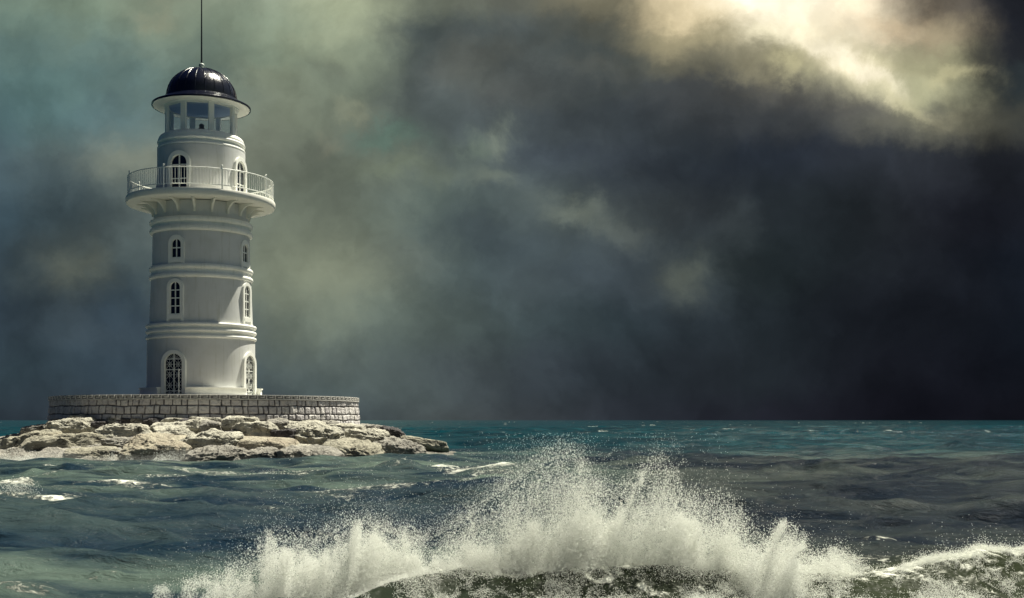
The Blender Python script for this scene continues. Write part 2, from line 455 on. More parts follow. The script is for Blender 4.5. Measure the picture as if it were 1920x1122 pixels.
# numpy gradient noise
def _hash(ix, iy, iz, seed):
    h = (ix.astype(np.int64) * 374761393 + iy.astype(np.int64) * 668265263 + iz.astype(np.int64) * 2147483647 + seed * 1274126177) & 0xFFFFFFFF
    h = ((h ^ (h >> 13)) * 1274126177) & 0xFFFFFFFF
    return ((h ^ (h >> 16)) & 0xFFFFFF).astype(np.float64) / 0xFFFFFF
def vnoise(x, y, z=None, seed=0):
    ix = np.floor(x); iy = np.floor(y); fx = x - ix; fy = y - iy
    sxx = fx * fx * (3 - 2 * fx); syy = fy * fy * (3 - 2 * fy)
    if z is None:
        zz = np.zeros_like(ix)
        a = _hash(ix, iy, zz, seed); b_ = _hash(ix + 1, iy, zz, seed); c_ = _hash(ix, iy + 1, zz, seed); d_ = _hash(ix + 1, iy + 1, zz, seed)
        return (a + (b_ - a) * sxx) * (1 - syy) + (c_ + (d_ - c_) * sxx) * syy
    iz = np.floor(z); fz = z - iz; szz = fz * fz * (3 - 2 * fz)
    o = 0
    for k, wk in ((0, 1 - szz), (1, szz)):
        a = _hash(ix, iy, iz + k, seed); b_ = _hash(ix + 1, iy, iz + k, seed); c_ = _hash(ix, iy + 1, iz + k, seed); d_ = _hash(ix + 1, iy + 1, iz + k, seed)
        o = o + wk * ((a + (b_ - a) * sxx) * (1 - syy) + (c_ + (d_ - c_) * sxx) * syy)
    return o
def fbm(x, y, z=None, oct=5, gain=0.5, seed=0, ridged=False):
    t = 0; a = 1; s = 0; f = 1.0
    for i in range(oct):
        n = vnoise(x * f, y * f, None if z is None else z * f, seed + i * 17)
        if ridged: n = 1 - np.abs(2 * n - 1)
        t = t + a * n; s += a; a *= gain; f *= 2.03
    return t / s
def sstep(a, b, x):
    t = np.clip((x - a) / (b - a), 0, 1); return t * t * (3 - 2 * t)

# ================================================================== LIGHTHOUSE
LH = empty('lighthouse', (LX, LY, 2.72), FACE)
tag(LH, 'tall round white lighthouse with black dome, balcony and arched windows standing on the stone terrace', 'lighthouse')
ZB = 2.72
class ZMB(MB):                     # heights are given above the sea, parts hang on the root at ZB
    def build(s, name, mat, parent=None, smooth=None):
        p = parent or LH
        if p is LH: s.v = [(x, y, z - ZB) for x, y, z in s.v]
        return mesh_obj(name, s.v, s.f, mat, p, smooth)

A_L, A_R = R(-29.5), R(60.5)       # the two vertical rows of openings the photograph shows
# openings: angle, wall radius, outer half width, inner half width, outer sill, inner sill, outer top, inner top, kind
OPEN = [
 (A_L, 2.68, .665, .475, 2.86, 2.90, 5.15, 4.98, 'door'), (A_R, 2.68, .665, .475, 2.86, 2.90, 5.15, 4.98, 'door'),
 (A_L, 2.52, .445, .275, 6.70, 6.92, 8.66, 8.50, 'tall'), (A_R, 2.52, .445, .275, 6.70, 6.92, 8.66, 8.50, 'tall'),
 (A_L, 2.41, .425, .260, 9.46, 9.70, 10.82, 10.62, 'short'), (A_R, 2.41, .425, .260, 9.46, 9.70, 10.82, 10.62, 'short'),
 (A_L, 2.18, .610, .440, 12.90, 12.92, 15.02, 14.82, 'balcony'), (A_R, 2.18, .610, .440, 12.90, 12.92, 15.02, 14.82, 'balcony'),
]
def wall_part(name, prof_fn, z0, z1):
    nz = max(2, int((z1 - z0) / 0.05)); na = 400
    zs = np.linspace(z0, z1, nz + 1)
    an = np.arange(na) * 2 * PI / na
    A, Z = np.meshgrid(an, zs, indexing='ij')
    Rr = prof_fn(Z)
    V = np.stack([Rr * np.sin(A), -Rr * np.cos(A), Z - ZB], -1).reshape(-1, 3)
    I, J = np.meshgrid(np.arange(na), np.arange(nz), indexing='ij')
    i2 = (I + 1) % na; n = nz + 1
    Fq = np.stack([I * n + J, i2 * n + J, i2 * n + J + 1, I * n + J + 1], -1).reshape(-1, 4)
    ac = (I.ravel() + 0.5) * 2 * PI / na; zc = (zs[J.ravel()] + zs[J.ravel() + 1]) / 2
    keep = np.ones(len(Fq), bool)
    for (a, r, ow, iw, oz0, iz0, oz1, iz1, k) in OPEN:
        hw = (ow + iw) / 2; top = (oz1 + iz1) / 2
        dx_ = np.sin(ac - a) * r; front = np.cos(ac - a) > 0
        ins = (np.abs(dx_) < hw) & (zc > (oz0 + iz0) / 2 - 0.02) & (zc < top - hw)
        ins |= (dx_ ** 2 + (zc - (top - hw)) ** 2 < hw * hw) & (zc >= top - hw)
        keep &= ~(ins & front)
    return mesh_obj(name, V, Fq[keep], M_wall, LH, 40)
wall_part('tower_wall', lambda z: 2.70 - 0.03 * (z - 2.7) / 3, 2.72, 5.76)
wall_part('tower_wall', lambda z: 2.56 - 0.08 * (z - 6.5) / 2.2, 6.50, 8.76)
wall_part('tower_wall', lambda z: 2.43 - 0.03 * (z - 9.4) / 1.6, 9.40, 11.08)
wall_part('tower_wall', lambda z: 2.34 + 0 * z, 11.74, 12.56)
wall_part('tower_wall', lambda z: 2.28 - 0.10 * sstep(12.9, 14.2, z), 12.9, 15.37)

def moulding(z0, z1, r_in, r_out, n):
    """stack of n round-nosed rings with flat channels between them, closed to the inside."""
    prof = [(r_in - 0.30, z0), (r_in - 0.0, z0)]
    step = (z1 - z0) / (n + (n - 1) * 0.75)
    z = z0
    for k in range(n):
        for q in range(9):
            a = -PI / 2 + PI * q / 8
            prof.append((r_out - step / 2 * 0.5 + step / 2 * 0.5 * math.cos(a) * 1.6 - 0.02, z + step / 2 + step / 2 * math.sin(a)))
        z += step
        if k < n - 1:
            prof += [(r_in + 0.015, z + 0.01), (r_in + 0.015, z + step * 0.75 - 0.01)]; z += step * 0.75
    prof += [(r_in, z1), (r_in - 0.30, z1)]
    mb = ZMB(); mb.lathe(prof, 144)
    return mb.build('ring_moulding', M_trim, None, 35)
moulding(5.745, 6.515, 2.62, 2.745, 3)
moulding(8.745, 9.415, 2.46, 2.565, 2)
moulding(11.065, 11.755, 2.40, 2.545, 2)
moulding(15.36, 15.82, 2.06, 2.18, 2)
mb = ZMB()                       # cove that carries the lantern room
pr = [(1.6, 15.812), (2.13, 15.812), (2.14, 15.89)]
for i in range(9):
    a = PI / 2 * i / 8
    pr.append((1.86 + 0.26 * math.cos(a), 15.90 + 0.23 * math.sin(a)))
pr += [(1.86, 16.15), (1.5, 16.15)]
mb.lathe(pr, 128); mb.build('lantern_sill', M_trim, None, 40)

# plinth with a gap at the front door and a small overhanging ledge
for a0, a1 in ((A_L + R(14.5), A_R - R(14.0)), (A_R + R(14.0), A_L - R(14.5) + 2 * PI)):
    mb = ZMB()
    mb.lathe([(2.66, 2.73), (3.02, 2.73), (3.02, 3.27), (3.07, 3.27), (3.07, 3.32), (2.66, 3.34)], 72, a0, a1, closed_prof=True)
    mb.build('plinth', M_trim, None, 30)
mb = ZMB(); mb.lathe([(2.66, 2.725), (3.22, 2.725), (3.22, 2.97), (3.02, 2.98)], 96); mb.build('foundation_step', M_trim, None, 30)

# balcony
mb = ZMB()
mb.lathe([(2.20, 12.60), (2.9, 12.58), (3.3, 12.56), (3.58, 12.56), (3.66, 12.59), (3.70, 12.66), (3.70, 12.85), (3.68, 12.90), (3.62, 12.915), (2.20, 12.93)], 160)
mb.build('balcony_slab', M_soffit, None, 35)
for k in range(18):
    a = R(-8 + 20 * k)
    mb = ZMB(); w = 0.05
    outline = [(2.30, 11.98), (2.42, 11.98)]
    for i in range(13):
        t = PI / 2 * i / 12
        outline.append((3.16 - 0.72 * math.cos(t), 12.02 + 0.49 * math.sin(t)))
    outline += [(3.16, 12.575), (2.30, 12.575)]
    vs = []
    for s_ in (-w, w):
        for r, z in outline:
            vs.append((r * math.sin(a) + s_ * math.cos(a), -r * math.cos(a) + s_ * math.sin(a), z))
    n = len(outline)
    # triangulate as strips between the curve and the inner vertical
    fs = []
    for s_ in (0, 1):
        o = s_ * n
        for i in range(1, n - 2):
            tri = (o + n - 1, o + i, o + i + 1)
            fs.append(tri if s_ else tri[::-1])
        tri = (o + n - 1, o + 0, o + 1); fs.append(tri if s_ else tri[::-1])
    for i in range(n):
        j = (i + 1) % n
        fs.append((i, j, n + j, n + i))
    mb.add(vs, fs)
    # the curve is concave towards the outside: use explicit strips instead
    mb.v = []; mb.f = []
    for i in range(1, n - 2):
        r0, z0 = outline[i]; r1, z1 = outline[i + 1]
        if r1 - r0 < 1e-6: continue
        c8 = []
        for (r, z) in ((r0, z0), (r1, z1), (r1, 12.575), (r0, 12.575)):
            c8.append((r * math.sin(a) - w * math.cos(a), -r * math.cos(a) - w * math.sin(a), z))
        for (r, z) in ((r0, z0), (r1, z1), (r1, 12.575), (r0, 12.575)):
            c8.append((r * math.sin(a) + w * math.cos(a), -r * math.cos(a) + w * math.sin(a), z))
        mb.add(c8, [(0, 1, 2, 3), (7, 6, 5, 4), (0, 4, 5, 1)])
    # inner post of the bracket and its tip
    c8 = []
    for s_ in (-w, w):
        for (r, z) in ((2.30, 11.98), (2.42, 11.98), (2.42, 12.575), (2.30, 12.575)):
            c8.append((r * math.sin(a) + s_ * math.cos(a), -r * math.cos(a) + s_ * math.sin(a), z))
    mb.add(c8, [(0, 1, 2, 3), (7, 6, 5, 4), (0, 4, 5, 1), (1, 5, 6, 2)])
    c4 = []
    for s_ in (-w, w):
        for z in (12.51, 12.575):
            c4.append((3.16 * math.sin(a) + s_ * math.cos(a), -3.16 * math.cos(a) + s_ * math.sin(a), z))
    mb.add(c4, [(0, 2, 3, 1)])
    mb.build('bracket', M_soffit, None)

# railing: eight posts, eighteen balusters between two posts
rail = ZMB()
RR = 3.60
ring = [(RR * math.sin(2 * PI * i / 128), -RR * math.cos(2 * PI * i / 128), 13.90) for i in range(128)]
rail.tube(ring, 0.026, 8, True)
rail_o = rail.build('railing', M_rail, None, 60)
mb = MB(); mb.tube([(x, y, 13.10 - ZB) for x, y, z in ring], 0.022, 8, True)
mb.build('bottom_rail', M_rail, rail_o, 60)
post = MB(); post.tube([(0, 0, 0), (0, 0, 1.08)], 0.032, 10); post.tube([(0, 0, 1.08), (0, 0, 1.11), (0, 0, 1.15), (0, 0, 1.18)], [0.02, 0.045, 0.045, 0.015], 10)
post.tube([(0, 0, -0.01), (0, 0, 0.02)], 0.06, 10)
bal = MB(); bal.tube([(0, 0, 0), (0, 0, 0.80)], 0.0125, 6)
post_me = bal_me = None
rest = MB(); cnt = 0
angs = []
for k in range(8):
    a = R(-29.5 + 45 * k)
    o = post.build('post', M_rail, rail_o, 60) if post_me is None else bpy.data.objects.new('post', post_me)
    if post_me is None: post_me = o.data
    else: col.objects.link(o); o.parent = rail_o
    o.location = (RR * math.sin(a), -RR * math.cos(a), 12.91 - ZB)
    for j in range(1, 19):
        angs.append(a + R(45) * j / 19)
angs.sort(key=lambda a: -math.cos((a) if abs(a) < PI else a))
for i, a in enumerate(angs):
    x, y = RR * math.sin(a), -RR * math.cos(a)
    if i < 100:
        if bal_me is None:
            o = bal.build('baluster', M_rail, rail_o, 60); bal_me = o.data
        else:
            o = bpy.data.objects.new('baluster', bal_me); col.objects.link(o); o.parent = rail_o
        o.location = (x, y, 13.10 - ZB)
    else:
        rest.tube([(x, y, 13.10 - ZB), (x, y, 13.90 - ZB)], 0.0125, 6)
ro = rest.build('baluster_row', M_rail, rail_o, 60); ro['kind'] = 'stuff'

# openings
def opening(a, r, ow, iw, oz0, iz0, oz1, iz1, kind):
    name = 'door' if kind in ('door', 'balcony') else 'window'
    root = empty(name, (r * math.sin(a), -r * math.cos(a), 0), a, LH)
    root.location.z = oz0 - ZB
    off = oz0
    def B(mb, nm, mat, sm=None):
        mb.v = [(x, y, z - off) for x, y, z in mb.v]
        return mesh_obj(nm, mb.v, mb.f, mat, root, sm)
    yf, yb = -0.07, 0.34               # front and back plane of the surround
    mb = MB()
    if kind in ('door', 'balcony'):
        vs, fs = loops_between(arch(ow, oz0, oz1), arch(iw, iz0, iz1), yf, yb)
        mb.add(vs, fs); B(mb, 'surround', M_trim, 35)
    else:
        vs, fs = loops_between(arch(ow, oz0, oz1), arch(iw, iz0, iz1), yf, yb)
        mb.add(vs, fs); B(mb, 'surround', M_trim, 35)
        mb = MB()                      # apron and two drop ends under the sill
        mb.box(-ow + .12, ow - .12, yf - 0.02, 0.02, oz0 - 0.02, oz0 + 0.16)
        mb.box(-ow, -ow + .118, yf - 0.015, 0.04, oz0 - 0.16, oz0 - 0.002)
        mb.box(ow - .118, ow, yf - 0.015, 0.04, oz0 - 0.16, oz0 - 0.002)
        B(mb, 'sill', M_trim)
    yp = 0.065 if kind in ('door', 'balcony') else 0.035
    # pane
    pts = arch(iw + 0.02, iz0 - 0.01, iz1 + 0.02)
    mb = MB()
    mb.add([(x, yp, z) for x, z in pts] + [(x, yp + 0.02, z) for x, z in pts],
           [tuple(range(len(pts))), tuple(range(2 * len(pts) - 1, len(pts) - 1, -1))] + [(i, i + len(pts), (i + 1) % len(pts) + len(pts), (i + 1) % len(pts)) for i in range(len(pts))])
    B(mb, 'pane', M_pane)
    # frame and glazing bars
    mb = MB()
    fw = 0.022
    vs, fs = loops_between(arch(iw + 0.003, iz0, iz1 + 0.003), arch(iw - fw, iz0 + fw, iz1 - fw), yp - 0.06, yp - 0.01)
    mb.add(vs, fs)
    def hbar(z, w=0.022, thick=0.04):
        hw = iw - 0.01
        if z > iz1 - iw: hw = math.sqrt(max(0.001, iw * iw - (z - (iz1 - iw)) ** 2)) - 0.01
        mb.box(-hw, hw, yp - 0.055, yp - 0.055 + thick, z - w, z + w)
    bw = 0.022 if kind != 'balcony' else 0.028
    mb.box(-bw, bw, yp - 0.052, yp - 0.012, iz0 + 0.01, iz1 - 0.01)
    if kind == 'short': hbar((iz0 + iz1) / 2 + 0.02, 0.026)
    if kind == 'tall':
        for q in range(3): hbar(iz0 + 0.39 * (q + 1), 0.024)
    if kind == 'balcony':
        hbar(iz1 - 0.50, 0.024); hbar(iz0 + 0.72, 0.024); hbar(iz0 + 0.10, 0.04)
    if kind == 'door':
        for z in (iz1 - 0.28, iz1 - 0.80, iz0 + 0.24): hbar(z, 0.020)
    B(mb, 'frame', M_rail)
    if kind == 'door':                 # wrought grille: a star in each square
        mb = MB(); t = 0.007; yy = yp - 0.045
        cells = [(iz1 - 0.78, iz1 - 0.30), (iz1 - 1.28, iz1 - 0.82), (iz0 + 0.26, iz0 + 0.77), (iz0 + 0.02, iz0 + 0.22)]
        for z0, z1 in cells:
            for s_ in (-1, 1):
                x0, x1 = 0.03 * s_, (iw - 0.04) * s_
                cx, cz = (x0 + x1) / 2, (z0 + z1) / 2
                for (p, q) in (((x0, z0), (x1, z1)), ((x0, z1), (x1, z0)), ((cx, z0), (cx, z1)), ((x0, cz), (x1, cz))):
                    mb.tube([(p[0], yy, p[1]), (q[0], yy, q[1])], t, 5)
                rr = min(abs(x1 - x0), z1 - z0) * 0.26
                mb.tube([(cx + rr * math.cos(PI * k / 8), yy, cz + rr * math.sin(PI * k / 8)) for k in range(16)], t, 5, True)
        for k in range(1, 8):          # fan in the round head
            a_ = PI * k / 8
            zc = iz1 - iw + 0.20; rr = 0.24
            mb.tube([(0, yy, zc), (rr * 1.5 * math.cos(a_), yy, zc + rr * math.sin(a_))], t, 5)
        B(mb, 'grille', M_rail)
    return root
for o in OPEN: opening(*o)
# thin white post added beside the front door for its ajar leaf's edge
pa = A_L + R(9.5)
mb = ZMB(); px_, py_ = 3.12 * math.sin(pa), -3.12 * math.cos(pa)
mb.tube([(px_, py_, 2.96), (px_, py_, 4.10)], 0.022, 8); mb.tube([(px_, py_, 4.10), (px_, py_, 4.20)], [0.05, 0.03], 8)
mb.build('added_white_post', M_rail, None, 60)

# lantern room
RL = 1.80
mb = ZMB(); oct_ = [(RL * math.sin(R(-29.5 + 45 * k)), -RL * math.cos(R(-29.5 + 45 * k))) for k in range(8)]
mb.lathe([(1.62, 17.575), (1.84, 17.575), (1.86, 17.60), (1.88, 17.655), (1.62, 17.70)], 128)
lr = mb.build('lantern_room', M_trim, None, 35)
for k in range(8):
    a = R(-29.5 + 45 * k)
    mb = MB()
    c8 = []
    for z in (16.14 - ZB, 17.58 - ZB):
        for (s_, r) in ((-0.13, RL - 0.13), (-0.13, RL + 0.02), (0.13, RL + 0.02), (0.13, RL - 0.13)):
            c8.append((r * math.sin(a) + s_ * math.cos(a), -r * math.cos(a) + s_ * math.sin(a), z))
    mb.hexa(c8); mb.build('post', M_trim, lr)
    # pane and thin frame between this post and the next
    am = a + R(22.5); rm = RL * math.cos(R(22.5)) - 0.05; hw = RL * math.sin(R(22.5)) - 0.115
    e = empty('window', (rm * math.sin(am), -rm * math.cos(am), 16.15 - ZB), am, lr)
    mb = MB()
    o4 = [(-hw, 0), (hw, 0), (hw, 1.42), (-hw, 1.42)]; i4 = [(-hw + .05, .04), (hw - .05, .04), (hw - .05, 1.38), (-hw + .05, 1.38)]
    vs, fs = loops_between(o4, i4, -0.03, 0.03); mb.add(vs, fs); mb.build('frame', M_trim, e)
    mb = MB(); mb.box(-hw + .05, hw - .05, -0.004, 0.004, .04, 1.38); mb.build('pane', M_glass, e)
mb = ZMB(); mb.lathe([(0.001, 17.585), (1.64, 17.585), (1.64, 17.60), (0.001, 17.61)], 48); mb.build('lantern_ceiling', M_inside, None)
mb = ZMB(); mb.lathe([(0.001, 16.13), (1.6, 16.13)], 48); mb.build('lantern_floor', M_inside, None)
mb = ZMB()
mb.lathe([(0.001, 16.13), (0.16, 16.13), (0.16, 16.34), (0.07, 16.36), (0.07, 16.50), (0.13, 16.52), (0.15, 16.60), (0.13, 16.68), (0.09, 16.70), (0.13, 16.73), (0.13, 16.80), (0.05, 16.86), (0.001, 16.87)], 24)
mb.build('beacon_lamp', M_dark, None, 40)

# roof
mb = ZMB()
mb.lathe([(1.60, 17.66), (1.90, 17.62), (2.10, 17.60), (2.30, 17.62), (2.40, 17.645), (2.42, 17.665), (2.30, 17.70)], 144)
mb.build('soffit', M_soffit, None, 40)
mb = ZMB()
pr = [(2.30, 17.69), (2.435, 17.635), (2.46, 17.65), (2.46, 17.73), (2.42, 17.76), (2.1, 17.90), (1.88, 18.03), (1.80, 18.10), (1.80, 18.16)]
N = 22
for i in range(N + 1):
    t = PI / 2 * i / N
    pr.append((max(0.001, 1.74 * math.cos(t)), 18.16 + 1.50 * math.sin(t)))
mb.lathe(pr, 144); dome = mb.build('dome', M_dome, None, 30)
for k in range(22):
    a = 2 * PI * k / 22 + 0.1
    mb = MB(); path = []
    for i in range(16):
        t = R(88) * i / 15; r = 1.745 * math.cos(t)
        path.append((r * math.sin(a), -r * math.cos(a), 18.16 + 1.51 * math.sin(t) - ZB))
    mb.tube(path, 0.020, 6); mb.build('rib', M_dome, dome, 60)
mb = ZMB()
mb.lathe([(0.22, 19.62), (0.20, 19.68), (0.09, 19.70), (0.08, 19.74), (0.13, 19.78), (0.145, 19.85), (0.12, 19.92), (0.05, 19.95), (0.001, 19.95)], 24)
mb.build('finial', M_galv, None, 60)
mb = ZMB(); mb.tube([(0, 0, 19.93), (0, 0, 21.5), (0, 0, 24.6)], [0.045, 0.036, 0.024], 8)
mb.build('lightning_rod', M_dark, None, 60)

# ================================================================== ISLET: terrace, wall, ground, boulders
CX, CY, WR = LX + 0.36, 60.0, 7.55
ZT = 2.86
mb = MB(); mb.lathe([(0.01, 2.715), (WR - 0.1, 2.715)], 96)
to = mb.build('terrace', M_terrace); to.location = (CX, CY, 0); to['kind'] = 'structure'

wall = empty('stone_wall', (CX, CY, 0.6), FACE)
tag(wall, 'round grey masonry wall with a key-patterned coping around the foot of the lighthouse', 'wall')
# masonry as a displaced sheet with real joints
na, nz = 2600, 92
z0, z1 = 0.5, ZT - 0.22
zs = np.linspace(z0, z1, nz + 1); an = np.arange(na) * 2 * PI / na
A, Z = np.meshgrid(an, zs, indexing='ij')
course_edges = [z1, z1 - 0.28, z1 - 0.66, z1 - 0.94, z1 - 1.30, z1 - 1.65, z0 - 0.2]
arc = A * WR
disp = np.zeros_like(A); mort = np.zeros_like(A); tone = np.zeros_like(A)
wob = (fbm(arc * 1.2, Z * 1.2, seed=5, oct=3) - 0.5) * 0.10
circ = 2 * PI * WR
for ci in range(len(course_edges) - 1):
    zt, zb = course_edges[ci], course_edges[ci + 1]
    xs = [0.0]
    while xs[-1] < circ - 0.7: xs.append(xs[-1] + rng.choice([rng.uniform(0.22, 0.34), rng.uniform(0.36, 0.54)], p=[.4, .6]))
    xs = np.array(xs); xs = xs * circ / (xs[-1] + 0.5)
    m_ = (Z + wob <= zt) & (Z + wob > zb)
    idx = np.searchsorted(xs, arc, side='right') - 1
    left = xs[idx]; right = np.append(xs, circ)[idx + 1]
    slant = (rng.uniform(-.06, .06, len(xs)))[idx] * (Z - zb)
    ex = np.minimum(arc - left + slant + wob * .5, right - arc - slant - wob * .5)
    ez = np.minimum(zt - (Z + wob), (Z + wob) - zb) if ci else np.minimum(zt - (Z + wob) + 0.1, (Z + wob) - zb)
    e = np.minimum(ex, ez)
    e = e + (fbm(arc * 6, Z * 6, seed=9, oct=3) - 0.5) * 0.03
    block = sstep(0.008, 0.05, e)
    bt = rng.random(len(xs))[idx]; bo = rng.uniform(-0.02, 0.03, len(xs))[idx]
    disp = np.where(m_, block * (0.055 + bo), disp)
    mort = np.where(m_, 1 - sstep(0.010, 0.036, e), mort)
    tone = np.where(m_, bt, tone)
disp += (fbm(arc * 5, Z * 5, seed=3, oct=5, ridged=True) - 0.5) * 0.05 * (1 - mort)
# open split near the middle of the wall
Rr = WR - 0.05 + 0.16 * (z1 - Z) / 1.5 + disp
V = np.stack([Rr * np.sin(A), -Rr * np.cos(A), Z - 0.6], -1).reshape(-1, 3)
I, J = np.meshgrid(np.arange(na), np.arange(nz), indexing='ij'); i2 = (I + 1) % na; n = nz + 1
Fq = np.stack([I * n + J, i2 * n + J, i2 * n + J + 1, I * n + J + 1], -1).reshape(-1, 4)
mo = mesh_obj('masonry', V, Fq, M_mason, wall, 180)
add_attr(mo, 'mortar', mort); add_attr(mo, 'tone', tone)
mb = MB()
mb.lathe([(WR - 0.45, ZT - .24 - .6), (WR + 0.03, ZT - .235 - .6), (WR + 0.05, ZT - .22 - .6), (WR + 0.05, ZT - .60 - .02), (WR + 0.03, ZT - .6), (WR - 0.45, ZT - .6), (WR - 0.45, ZT - .84)], 256)
cap = mb.build('coping', M_cap, wall, 30)
mb = MB(); unit = 2 * PI / 112; rf = WR + 0.052
def strip(a0, a1, z0, z1):
    ns = max(1, int((a1 - a0) * rf / 0.12) + 1)
    for q in range(ns):
        b0, b1 = a0 + (a1 - a0) * q / ns, a0 + (a1 - a0) * (q + 1) / ns
        c8 = [(r * math.sin(b_), -r * math.cos(b_), z) for z in (z0, z1) for (b_, r) in ((b0, rf + .03), (b1, rf + .03), (b1, rf - .01), (b0, rf - .01))]
        mb.hexa(c8)
zb_ = ZT - .22 - .6
for k in range(112):
    a = k * unit; w = unit; t = 0.036; ta = t / WR
    strip(a, a + w * .995, zb_ + 0.002, zb_ + t)                  # foot line
    strip(a, a + ta, zb_ + t + .001, zb_ + 0.21)                  # riser
    strip(a + ta + .0001, a + w * .80, zb_ + 0.21 - t, zb_ + 0.21)  # top line
    strip(a + w * .80 - ta, a + w * .80, zb_ + 0.085, zb_ + 0.21 - t - .001)
    strip(a + w * .36, a + w * .80, zb_ + 0.085 - .001, zb_ + 0.085 + t - .002) if False else strip(a + w * .36, a + w * .80 - ta - .0001, zb_ + 0.085, zb_ + 0.085 + t)
mb.build('key_frieze', M_frieze, wall)

# rocky ground under the boulders
def islet_h(x, y):
    dxx, dyy = x - CX, y - CY
    r = np.sqrt((dxx / np.where(dxx > 0, 0.95, 0.98)) ** 2 + dyy ** 2)
    h = 1.36 - (r - WR) * 0.262
    h = np.minimum(h, 1.5)
    h = h + (fbm(x * 0.9, y * 0.9, seed=21, oct=6, gain=0.55, ridged=True) - 0.62) * 0.75
    h = np.where(r < WR - 0.6, 1.2, h)
    return h
g = 340
xs = np.linspace(CX - 16, CX + 17, g); ys = np.linspace(CY - 16.5, CY + 16, g)
X, Y = np.meshgrid(xs, ys, indexing='ij')
Hh = islet_h(X, Y)
V = np.stack([X, Y, Hh], -1).reshape(-1, 3)
I, J = np.meshgrid(np.arange(g - 1), np.arange(g - 1), indexing='ij')
Fq = np.stack([I * g + J, (I + 1) * g + J, (I + 1) * g + J + 1, I * g + J + 1], -1).reshape(-1, 4)
go = mesh_obj('islet_ground', V, Fq, ROCKS['grey'], None, 180); go['kind'] = 'structure'

_bm = bmesh.new(); bmesh.ops.create_icosphere(_bm, subdivisions=6, radius=1.0)
ICO_V = np.array([v_.co[:] for v_ in _bm.verts]); ICO_F = np.array([[v_.index for v_ in f.verts] for f in _bm.faces]); _bm.free()
_bm = bmesh.new(); bmesh.ops.create_icosphere(_bm, subdivisions=5, radius=1.0)
ICO5_V = np.array([v_.co[:] for v_ in _bm.verts]); ICO5_F = np.array([[v_.index for v_ in f.verts] for f in _bm.faces]); _bm.free()
def boulder(px, py, w, h, tone_, label, seed, d=None, flat=1.0, rot=0.0, rough=1.0, planes=11):
    """a boulder whose visible face is centred on the given spot of the islet's flank."""
    t = (py - 790) / 80.0
    side = abs(px - 385) / 430.0
    if d is None:
        d = 52.0 - 6.0 * t + 5.0 * side ** 2.0
    ppm = F / d
    z = CAM_H - (py - HOR) / ppm
    a = w / 2 / ppm; c = h / 2 / ppm * 1.22; b_ = max(a * 0.70, c * 1.4)
    rg = np.random.default_rng(seed)
    big = w > 60
    D = ICO_V if big else ICO5_V; Fc = ICO_F if big else ICO5_F
    nrm = rg.normal(size=(planes, 3)); nrm /= np.linalg.norm(nrm, axis=1)[:, None]
    nrm = np.vstack([nrm, [[0.12 * rg.normal(), -.22, 1], [0, 0, -1], [1, 0.1, .15], [-1, 0.1, .1], [.1, -1, .15]]])
    nrm /= np.linalg.norm(nrm, axis=1)[:, None]
    hh = np.concatenate([rg.uniform(0.80, 1.06, planes), [0.72, 0.9, 0.93, 0.93, 0.90]])
    dots = D @ nrm.T
    rr = hh / np.maximum(dots, 0.08)
    k = 18.0
    r = -np.log(np.sum(np.exp(-k * rr), axis=1)) / k
    r = np.clip(r, 0.3, 1.25)
    P = D * r[:, None] * np.array([a, b_, c])
    s_ = 1.0
    q = P * 1.4 + seed * 3.7
    n1 = fbm(q[:, 0], q[:, 1], q[:, 2], oct=6, gain=0.55, seed=seed) - 0.5
    n2 = fbm(q[:, 0] * 1.5, q[:, 1] * 1.5, q[:, 2] * 2.6, oct=5, gain=0.6, seed=seed + 5, ridged=True) - 0.6
    am = min(a, c * 2.5)
    n3 = fbm(q[:, 0] * 4, q[:, 1] * 4, q[:, 2] * 6, oct=4, gain=0.65, seed=seed + 9, ridged=True) - 0.6
    P = P + D * (n1 * 0.33 * am * rough + n2 * 0.25 * am * rough + n3 * 0.11 * rough * np.minimum(am, 0.6))[:, None]
    o = mesh_obj('boulder', P, Fc, ROCKS[tone_], None, 180)
    o.location = (sx(px, d), d + b_ * 0.35, z - 0.02)
    o.rotation_euler = (R(rg.uniform(-8, 4)), R(rot), R(rg.uniform(-14, 14)))
    tag(o, label, 'boulder', 'limestone boulders heaped around the stone wall')
    return o
